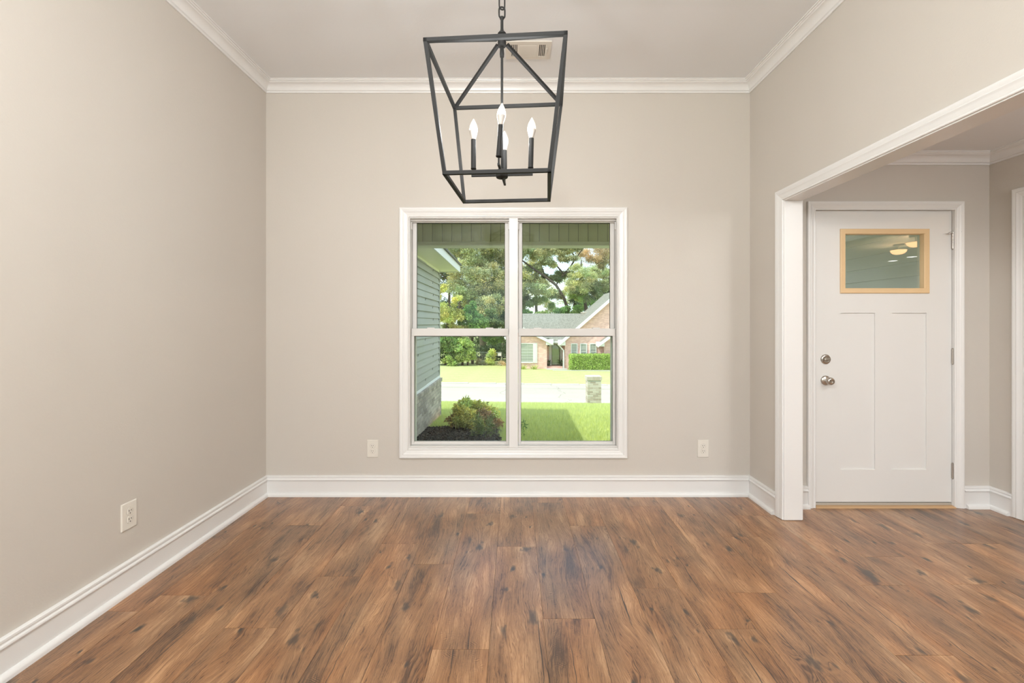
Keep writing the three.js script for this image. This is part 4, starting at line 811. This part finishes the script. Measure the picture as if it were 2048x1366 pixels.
{
  const t = group('low_shrub'); tag(t, 'bright green low shrubs at the lawn edge, lower left light', 'shrubs');
  limbs('stem', t, [[[890, 734, 42, 4, 1], [890, 700, 42, 2]], [[925, 734, 42, 5, 1], [925, 700, 42, 3]], [[935, 734, 42, 4, 1], [938, 700, 42, 3]]]);
  foliage(t, [[885, 705, 24, 42, 1.0, 0.15, 0.25, 0.06], [905, 715, 18, 41.5, 0.9, ...BRIGHT], [920, 695, 22, 42, 0.9, ...BRIGHT], [938, 708, 16, 42, 0.9, ...BRIGHT], [895, 685, 22, 42, 0.7, ...GREEN]], 'mid', 5200, 109);
}
{
  const t = group('dark_trees'); tag(t, 'dark shaded woodland behind the chain-link fence', 'trees');
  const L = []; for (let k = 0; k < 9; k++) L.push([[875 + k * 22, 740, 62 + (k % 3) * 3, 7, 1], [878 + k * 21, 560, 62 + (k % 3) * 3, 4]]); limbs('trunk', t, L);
  foliage(t, [[890, 705, 30, 49, 0.9, ...DARK], [945, 706, 30, 48.5, 0.9, 0.06, 0.09, 0.035], [975, 700, 30, 49, 0.9, 0.05, 0.08, 0.03], [1008, 704, 30, 49, 0.9, 0.06, 0.10, 0.035], [950, 690, 45, 66, 0.9, ...DARK], [1005, 685, 45, 66, 0.9, ...DARK], [870, 620, 60, 70, 0.9, ...DARK], [940, 610, 60, 72, 0.9, ...DARK], [1010, 610, 60, 72, 0.9, ...DARK], [890, 520, 60, 76, 0.9, 0.11, 0.14, 0.05], [990, 530, 60, 78, 0.8, 0.11, 0.14, 0.05]], 'far', 14000, 110, 0.3, 0.2);  // shade behind the fence is put into the near-black leaf colours
}
{
  const t = group('fence_shrub'); tag(t, 'small pale yellow-green shrub in front of the fence, by the white sign', 'shrub');
  limbs('stem', t, [[[984, 733, 42.6, 2, 1], [984, 712, 42.6, 1.2]]]);
  foliage(t, [[984, 718, 9, 42.6, 1.2, 0.56, 0.64, 0.22], [985, 705, 6, 42.6, 1.0, 0.56, 0.64, 0.22], [962, 727, 7, 42.8, 0.7, 0.50, 0.46, 0.28], [1003, 728, 5, 42.6, 0.8, 0.6, 0.54, 0.36]], 'fine', 900, 111);
}
{ // chain-link fence
  const f = group('chain_link_fence'); tag(f, 'chain-link fence with thin grey posts along the lawn edge', 'fence');
  const d = 43.4; const xs = [-9.5, -7.1, -4.75, -3.75, -1.35];
  for (const x of xs) { const y = gY(x, d); mesh('post', rod(V(x, y - 0.1, -d), V(x, y + 1.25, -d), 0.028, 0.028, 8), M.galvanized, f); }
  mesh('top_rail', rod(V(-9.5, gY(-9.5, d) + 1.22, -d), V(-1.35, gY(-1.35, d) + 1.22, -d), 0.022, 0.022, 8), M.galvanized, f);
  const g = []; for (let x = -9.5; x < -2.5; x += 0.09) { const y = gY(x, d) + 0.04; g.push(bar(V(x, y, -d - 0.01), V(x + 1.16, y + 1.16, -d - 0.01), 0.004), bar(V(x + 1.16, y, -d + 0.01), V(x, y + 1.16, -d + 0.01), 0.004)); }
  stuff(mesh('wire_mesh', g, M.galvanized, f));
  const s = group('sign', 0, 0, 0); const p = px(999, 709, d - 0.06); s.position.copy(p); tag(s, 'small plain white sign fixed to the chain-link fence', 'sign');
  mesh('board', new RoundedBoxGeometry(0.34, 0.30, 0.02, 2, 0.008), M.outWhite, s); const bk = new THREE.BoxGeometry(0.03, 0.3, 0.03); bk.translate(0, 0, -0.025); mesh('bracket', bk, M.galvanized, s);
}
{ // small shrub by the wing
  const t = group('garden_shrub'); tag(t, 'small rounded shrub with green and reddish leaves in the mulch bed', 'shrub');
  const d = 7.6; SPRIGS.near = sprig(8, 8, 0.043, 0.08, 0.46);
  const rnd = rngOf(3), g = []; const base = px(950, 862, d); for (let k = 0; k < 14; k++) { const a = rnd() * 6.28, r = 0.08 + rnd() * 0.3; g.push(rod(V(base.x + Math.cos(a) * 0.05, gY(base.x, d) - 0.02, base.z + Math.sin(a) * 0.05), V(base.x + Math.cos(a) * r, base.y + 0.2 + rnd() * 0.3, base.z + Math.sin(a) * r), 0.008, 0.004, 6)); }
  mesh('stem', g, M.bark, t);
  foliage(t, [[945, 838, 34, d, 0.72, 0.70, 0.68, 0.24], [922, 830, 20, d, 0.9, 0.72, 0.68, 0.24], [975, 835, 20, d, 0.95, 0.70, 0.68, 0.24], [940, 812, 20, d, 0.8, 0.68, 0.70, 0.23], [986, 822, 13, d, 1.1, 0.68, 0.70, 0.23], [960, 855, 22, d - 0.15, 0.6, 0.66, 0.44, 0.26], [915, 845, 14, d, 0.8, 0.64, 0.50, 0.26], [985, 845, 12, d, 0.9, 0.66, 0.44, 0.26]], 'near', 3800, 112, 0.35, 0.25);
  const t2 = group('groundcover'); tag(t2, 'low wispy green plants at the near edge of the mulch bed', 'plants');
  SPRIGS.wisp = sprig(12, 9, 0.055, 0.05, 0.16);
  foliage(t2, [[955, 879, 9, 6.9, 0.3, 0.26, 0.34, 0.12], [1046, 880, 4, 6.85, 0.5, 0.14, 0.26, 0.07], [978, 882, 8, 6.8, 0.3, 0.26, 0.32, 0.12]], 'wisp', 90, 113);
}
{ // brick letterbox pillar by the street
  const d = 16.4, x = px(1186.5, 800, d).x, y0 = gY(x, d) - 0.06, P = group('brick_pillar', x, y0, -d); tag(P, 'pale brick letterbox pillar at the edge of the street', 'pillar');
  const rnd = rngOf(21), mats = [[0.56, 0.49, 0.42], [0.50, 0.42, 0.35], [0.62, 0.565, 0.50], [0.43, 0.36, 0.30]].map((c) => std(lin(...c), 0.9));
  const w = 0.25, dep = 0.092, bh = 0.060, j = 0.010, H = 1.02; const B = (x0, x1, y, h, z0, z1) => { const g = new RoundedBoxGeometry(x1 - x0, h, z1 - z0, 1, 0.004); g.translate((x0 + x1) / 2, y + h / 2, (z0 + z1) / 2); mesh('brick', g, mats[Math.floor(rnd() * 4)], P); };
  mesh('mortar', (() => { const g = new THREE.BoxGeometry(2 * w - 0.012, H, 2 * w - 0.012); g.translate(0, H / 2, 0); return g; })(), std(lin(0.66, 0.64, 0.60), 0.95), P);
  for (let r = 0, y = 0; y < H - 0.06; r++, y += bh + j) {
    const cut = r % 2 ? [-w, -w + 0.094, -w + 0.297, w] : [-w, -w + 0.197, -w + 0.40, w];
    for (let k = 0; k < 3; k++) { B(cut[k] + (k ? j / 2 : 0), cut[k + 1] - (k < 2 ? j / 2 : 0), y, bh, w - dep, w); if (k) B(-cut[k + 1] + j / 2, -cut[k] - j / 2, y, bh, -w, -w + dep); }
    for (const s of [-1, 1]) { const x0 = s < 0 ? -w : w - dep; B(x0, x0 + dep, y, bh, -w + dep + j, -0.02); B(x0, x0 + dep, y, bh, -0.01, w - dep - j); }
  }
  const c = w + 0.028; mesh('cap_mortar', (() => { const g = new THREE.BoxGeometry(2 * c - 0.012, 0.13, 2 * c - 0.012); g.translate(0, H + 0.065, 0); return g; })(), std(lin(0.6, 0.57, 0.52), 0.95), P);
  for (let k = 0; k < 8; k++) { const a = -c + k * 0.0695; B(a, a + 0.06, H, 0.135, c - 0.1, c); if (k && k < 7) B(-c, -c + 0.1, H, 0.135, a, a + 0.06); }
}
// ------------------------------------------------------------------ the brick house across the street
{
  const D0 = 39, H = group('brick_house'); tag(H, 'single-storey brick house with grey shingle roof across the street', 'house');
  const at = (x, y, d = D0) => px(x, y, d), xx = (x, d = D0) => (x - 1030) / 880 * d, yy = (y, d = D0) => EYE + (645 - y) / 880 * d;
  const brickTex = dataTex(256, 256, (i, j, c) => { // 1.6 m x 0.8 m of running bond, too far off to tell the bricks apart
    const row = Math.floor(j / 256 * 12), u = (i / 256 * 8 + (row % 2) * 0.5), fu = u - Math.floor(u), fv = j / 256 * 12 - row, m = fu < 0.05 || fv < 0.13, t = hash2(Math.floor(u) % 8, row);
    c[0] = m ? 232 : 220 + 26 * t; c[1] = m ? 214 : 172 + 30 * t; c[2] = m ? 206 : 162 + 28 * t;
  }, true, true); brickTex.repeat.set(1 / 1.6, 1 / 0.8);
  const brick = new THREE.MeshStandardMaterial({ map: brickTex, roughness: 0.9 });
  const roofTex = dataTex(256, 256, (i, j, c) => { const v = 134 + 50 * (pnoise(i / 6, j / 4, 64) - 0.5) + 40 * (pnoise(i / 2, j / 2, 128) - 0.5) - 20 * ((j % 16) < 2); c[0] = v + 3; c[1] = v; c[2] = v - 8; }, true, true); roofTex.repeat.set(0.5, 0.5);
  const roofM = new THREE.MeshStandardMaterial({ map: roofTex, roughness: 0.95 }), white = M.outWhite, dark = std(lin(0.05, 0.07, 0.04), 0.2), blind = std(lin(0.50, 0.50, 0.46), 0.6), paneM = std(lin(0.30, 0.36, 0.30), 0.12);
  const poly = (pts, d, dep) => { const g = new THREE.ExtrudeGeometry(new THREE.Shape(pts.map(([a, b]) => new THREE.Vector2(xx(a, d), yy(b, d)))), { depth: dep, bevelEnabled: false }); g.translate(0, 0, -d - dep); return metreUV(g); };
  const rect = (x0, x1, y0, y1, d, dep) => bx(xx(x0, d), xx(x1, d), yy(y1, d), yy(y0, d), d, d + dep);
  const G = 748;
  // walls
  mesh('wall', [poly([[1015, G], [1094, G], [1094, 678], [1045, 657], [1015, 672]], D0, 0.3)], brick, H);
  mesh('gable_wall', [poly([[1130, G], [1330, G], [1330, 684], [1240, 584], [1130, 676]], D0 - 0.4, 0.3)], brick, H);
  mesh('entry_wall', [rect(1090, 1104, 676, G, D0 + 1.4, 0.2), rect(1122, 1134, 676, G, D0 + 1.4, 0.2), rect(1104, 1122, 676, 688, D0 + 1.4, 0.2), bx(xx(1094) - 0.25, xx(1094), yy(G), yy(680), D0 + 0.3, D0 + 1.4)], brick, H);
  mesh('front_gable_wall', [poly([[1208, G], [1300, G], [1300, 690], [1254, 650], [1208, 680]], D0 - 0.9, 0.25), bx(xx(1208, D0 - 0.9), xx(1208, D0 - 0.9) + 0.25, yy(G), yy(683), D0 - 0.7, D0 - 0.4)], brick, H);
  mesh('side_wall', [bx(xx(1015), xx(1015) + 0.2, yy(G), yy(684), D0 + 0.3, D0 + 9), bx(xx(1015), xx(1330), yy(G), yy(684), D0 + 8.8, D0 + 9)], brick, H);
  // roofs
  const plane = (A, B, C, E, t = 0.14) => { // slab through four corners, thickened downwards
    const P = [A, B, C, E], pos = [], uv = []; const n = V().crossVectors(V().subVectors(B, A), V().subVectors(E, A)).normalize(); if (n.y < 0) n.negate(); const lo = P.map((p) => p.clone().addScaledVector(n, -t));
    const U = V().subVectors(B, A).normalize(), W = V().crossVectors(n, U); const tri = (a, b, c) => { for (const p of [a, b, c]) { pos.push(p.x, p.y, p.z); uv.push(p.dot(U), p.dot(W)); } };
    const q = (a, b, c, e) => { tri(a, b, c); tri(a, c, e); }; q(...P); q(...lo.slice().reverse()); for (let k = 0; k < 4; k++) { const m = (k + 1) % 4; q(lo[k], lo[m], P[m], P[k]); }
    const g = new THREE.BufferGeometry(); g.setAttribute('position', new THREE.Float32BufferAttribute(pos, 3)); g.setAttribute('uv', new THREE.Float32BufferAttribute(uv, 2)); g.computeVertexNormals(); return g;
  };
  const ridgeD = D0 + 4.2, back = D0 + 9.2;
  mesh('roof', [plane(at(1012, 676.7, D0 + 0.4), at(1340, 676.7, D0 + 0.4), V(xx(1340), yy(627, ridgeD), -ridgeD), V(xx(1010), yy(627, ridgeD), -ridgeD)), plane(V(xx(1012), yy(687), -back), V(xx(1340), yy(687), -back), V(xx(1340), yy(627, ridgeD), -ridgeD), V(xx(1010), yy(627, ridgeD), -ridgeD))], roofM, H);
  const rake = (a, b, d, w = 0.24) => { const A = at(...a, d), B = at(...b, d), dir = V().subVectors(B, A), L = dir.length(); const g = new RoundedBoxGeometry(L, w, 0.09, 1, 0.01); g.rotateZ(Math.atan2(dir.y, dir.x)); g.translate((A.x + B.x) / 2, (A.y + B.y) / 2, -d + 0.02); return g; };
  const slopes = (apex, l, r, d, depth) => { const A = at(...apex, d), Lp = at(...l, d), R = at(...r, d), bk = V(0, 0, -depth); return [plane(Lp, A, A.clone().add(bk), Lp.clone().add(bk), 0.12), plane(R, A, A.clone().add(bk), R.clone().add(bk), 0.12)]; };
  mesh('gable_roof', slopes([1045, 654], [1009, 674], [1106, 684], D0 - 0.35, 4), roofM, H);
  mesh('gable_roof', slopes([1241, 578], [1118, 686], [1345, 686], D0 - 0.75, 7), roofM, H);
  mesh('gable_roof', slopes([1254, 645], [1194, 690], [1312, 692], D0 - 1.3, 3), roofM, H);
  mesh('rake_board', [rake([1045, 657], [1106, 687], D0 - 0.4), rake([1045, 657], [1009, 677], D0 - 0.4)], white, H);
  mesh('rake_board', [rake([1241, 582], [1118, 689], D0 - 0.8), rake([1241, 582], [1345, 689], D0 - 0.8)], white, H);
  mesh('rake_board', [rake([1254, 649], [1194, 693], D0 - 1.35), rake([1254, 649], [1312, 695], D0 - 1.35)], white, H);
  for (const a of [[1092, 1107, 679, 690, D0 - 0.35, 0.5], [1117, 1131, 680, 691, D0 - 0.75, 0.6], [1194, 1209, 684, 693, D0 - 1.3, 0.6]]) mesh('eave_return', rect(...a), white, H);
  mesh('entry_soffit', rect(1094, 1131, 683, 687, D0 - 0.2, 1.7), white, H);
  mesh('entry_roof', plane(at(1099, 686, D0 - 0.28), at(1133, 686, D0 - 0.28), at(1133, 676.6, D0 + 0.4), at(1099, 676.6, D0 + 0.4), 0.1), roofM, H);
  mesh('chimney', [rect(1164, 1176, 624.5, 640, ridgeD - 0.2, 0.5), rect(1163, 1177, 624, 626, ridgeD - 0.25, 0.6)], std(lin(0.62, 0.55, 0.48), 0.9), H);
  // left window with its shutter
  const win = (x0, x1, y0, y1, d, cols, rows) => {
    const w = mesh('window_frame', [rect(x0 - 1.6, x0, y0 - 1.6, y1 + 1.6, d - 0.06, 0.1), rect(x1, x1 + 1.6, y0 - 1.6, y1 + 1.6, d - 0.06, 0.1), rect(x0, x1, y0 - 1.6, y0, d - 0.06, 0.1), rect(x0, x1, y1, y1 + 2.2, d - 0.1, 0.14)], white, H);
    mesh('pane', rect(x0, x1, y0, y1, d - 0.012, 0.012), paneM, w);
    const b = []; for (let y = y0 + 1; y < y1 - 0.6; y += 1.25) b.push(rect(x0 + 0.4, x1 - 0.4, y, y + 0.8, d - 0.020, 0.006)); mesh('blind', b, blind, w);
    const m = [rect(x0, x1, (y0 + y1) / 2 - 0.5, (y0 + y1) / 2 + 0.5, d - 0.05, 0.03)]; for (let k = 1; k < cols; k++) { const x = mix(x0, x1, k / cols); m.push(rect(x - 0.3, x + 0.3, y0, y1, d - 0.04, 0.02)); } for (let k = 1; k < rows; k++) { const y = mix(y0, y1, k / rows); m.push(rect(x0, x1, y - 0.22, y + 0.22, d - 0.04, 0.02)); }
    mesh('glazing_bars', m, std(lin(0.55, 0.56, 0.52), 0.5), w); return w;
  };
  win(1033, 1066, 688, 724, D0, 3, 6);
  { const s = mesh('shutter', [rect(1067.5, 1074.5, 686, 726, D0 - 0.06, 0.06)], white, H); const g = []; for (let y = 689; y < 724; y += 1.6) g.push(rect(1068.7, 1073.3, y, y + 1, D0 - 0.075, 0.02)); mesh('slats', g, white, s); }
  for (const [a, b] of [[1143.5, 1153.5], [1162, 1172.5], [1181, 1191.5]]) win(a, b, 688.5, 720, D0 - 0.4, 1, 3);
  // entry: door with a storm door, white surround, lamp, steps
  const dd = D0 + 1.35;
  mesh('door_surround', [rect(1100.5, 1103, 687, 733, dd - 0.06, 0.12), rect(1121, 1123.5, 687, 733, dd - 0.06, 0.12), rect(1103, 1121, 686, 688.5, dd - 0.06, 0.12), rect(1098, 1100, 690, 733, dd - 0.03, 0.08)], white, H);
  const door = mesh('front_door', [rect(1103, 1121, 688.5, 732, dd, 0.06)], std(lin(0.16, 0.22, 0.09), 0.4), H);
  mesh('storm_door', [rect(1103, 1104.2, 688.5, 732, dd - 0.05, 0.04), rect(1119.8, 1121, 688.5, 732, dd - 0.05, 0.04), rect(1103, 1121, 688.5, 689.8, dd - 0.05, 0.04), rect(1103, 1121, 730, 732, dd - 0.05, 0.04)], std(lin(0.16, 0.12, 0.07), 0.5), door);
  mesh('pane', rect(1104.2, 1119.8, 689.8, 730, dd - 0.035, 0.006), M.doorGlass, door);
  mesh('downspout', [rect(1125.8, 1128.4, 700, 737, D0 - 0.5, 0.1), rod(at(1116, 688, D0 - 0.45), at(1121, 694, D0 - 0.45), 0.05, 0.05, 8), rod(at(1121, 694, D0 - 0.45), at(1127, 701, D0 - 0.45), 0.05, 0.05, 8)], white, H);
  mesh('wall_lamp', [rect(1095.8, 1098.4, 688.5, 692.5, D0 + 1.25, 0.12), rect(1096.4, 1097.8, 686.8, 688.5, D0 + 1.25, 0.1)], dark, H);
  mesh('step', [rect(1093, 1125, 733, 742, D0 + 0.2, 1.2), rect(1090, 1124, 737, 744, D0 - 0.15, 0.4)], brick, H);
  const walk = group('walkway'); const wx = xx(1092), wx1 = xx(1131); mesh('slab', [bx(wx, wx1, gY(1, 38.3) - 0.1, gY(1, 38.3) + 0.06, 37.6, 38.45), bx(wx + 0.4, wx1 + 6, gY(4, 36.6) - 0.1, gY(4, 36.6) + 0.04, 36.5, 36.75)], M.concrete, walk); tag(walk, 'short pale concrete walk below the entry steps', 'walkway');
  const pot = (x, label) => { const p = group('planter', xx(x, D0 + 0.7), yy(733, D0 + 0.7), -(D0 + 0.7)); tag(p, label, 'planter'); mesh('pot', cyl(0.10, 0.14, 0.28, 16).translate(0, 0.14, 0), dark, p); const L = sprig(70 + x, 26, 0.3, 0.2, 0.2); L.translate(0, 0.36, 0); mesh('plant', L, std(lin(0.08, 0.14, 0.05), 0.8, { side: THREE.DoubleSide }), p); };
  pot(1097, 'dark small planter on the step, left of the front door'); pot(1123, 'dark small planter on the step, right of the front door');
}
{ // clipped hedge before the three narrow windows
  const h = group('clipped_hedge'); tag(h, 'clipped bright green boxy hedge under the three narrow windows', 'hedge');
  const d = 37.3, x0 = (1142 - 1030) / 880 * d, x1 = (1262 - 1030) / 880 * d, y0 = gY(6, d) - 0.05, y1 = EYE + (645 - 711) / 880 * d;
  mesh('dark_core', rbx(x0 + 0.15, x1 - 0.1, y0, y1 - 0.12, d - 0.45, d + 0.5, 0.1, 2), std(lin(0.03, 0.05, 0.015), 1), h);  // solid dark block inside, keeps the gaps between leaves dark
  const rnd = rngOf(31), N = 9000, im = new THREE.InstancedMesh(sprig(9, 6, 0.09, 0.12, 0.6), leafMat, N), m = new THREE.Matrix4(), q = new THREE.Quaternion(), c = new THREE.Color();
  for (let i = 0; i < N; i++) {
    const f = rnd(); let x = mix(x0, x1, rnd()), y = mix(y0 + 0.05, y1, rnd()), z = -d + (rnd() - 0.5);
    if (f < 0.6) z = -d + 0.5 + (rnd() - 0.5) * 0.12; else if (f < 0.85) y = y1 + (rnd() - 0.5) * 0.12; else x = x0 + (rnd() - 0.5) * 0.14;
    q.setFromEuler(new THREE.Euler(rnd() * 6.3, rnd() * 6.3, rnd() * 6.3)); const s = 0.8 + rnd() * 0.6; m.compose(V(x, y, z), q, V(s, s, s)); im.setMatrixAt(i, m);
    const v = 0.7 + 0.6 * rnd(); c.setRGB(0.46 * v, 0.60 * v, 0.15 * v); im.setColorAt(i, c);
  }
  im.name = 'foliage'; im.castShadow = im.receiveShadow = true; stuff(im); h.add(im);
  const lily = (x, label, seed) => {
    const d2 = 38.2, X0 = (x - 1030) / 880 * d2, o = group('daylily', X0, gY(X0, d2), -d2); tag(o, label, 'plant'); const r = rngOf(seed), pos = [];
    for (let k = 0; k < 46; k++) { const a = r() * 6.28, l = 0.35 + r() * 0.35, b = V(Math.cos(a), 0, Math.sin(a)), s = V(-b.z, 0, b.x).multiplyScalar(0.022); let p = b.clone().multiplyScalar(0.05 + r() * 0.25); let prev = null; for (let t = 0; t <= 4; t++) { const u = t / 4, c2 = p.clone().addScaledVector(b, l * u * 0.8).add(V(0, l * (1.5 * u - 0.95 * u * u), 0)), w = s.clone().multiplyScalar(1 - u * 0.95); const L2 = c2.clone().sub(w), R2 = c2.clone().add(w); if (prev) { for (const v of [prev[0], prev[1], R2, prev[0], R2, L2]) pos.push(v.x, v.y, v.z); } prev = [L2, R2]; } }
    const g = new THREE.BufferGeometry(); g.setAttribute('position', new THREE.Float32BufferAttribute(pos, 3)); g.computeVertexNormals(); stuff(mesh('leaves', g, new THREE.MeshPhysicalMaterial({ color: lin(0.42, 0.50, 0.12), roughness: 0.7, transmission: 0.3, thickness: 0, side: THREE.DoubleSide }), o));
  };
  lily(1046, 'arching yellow-green clump of strap leaves under the left window, near the frame', 61); lily(1068, 'arching yellow-green clump of strap leaves below the white shutter', 62);
}
renderer.render(scene, camera);
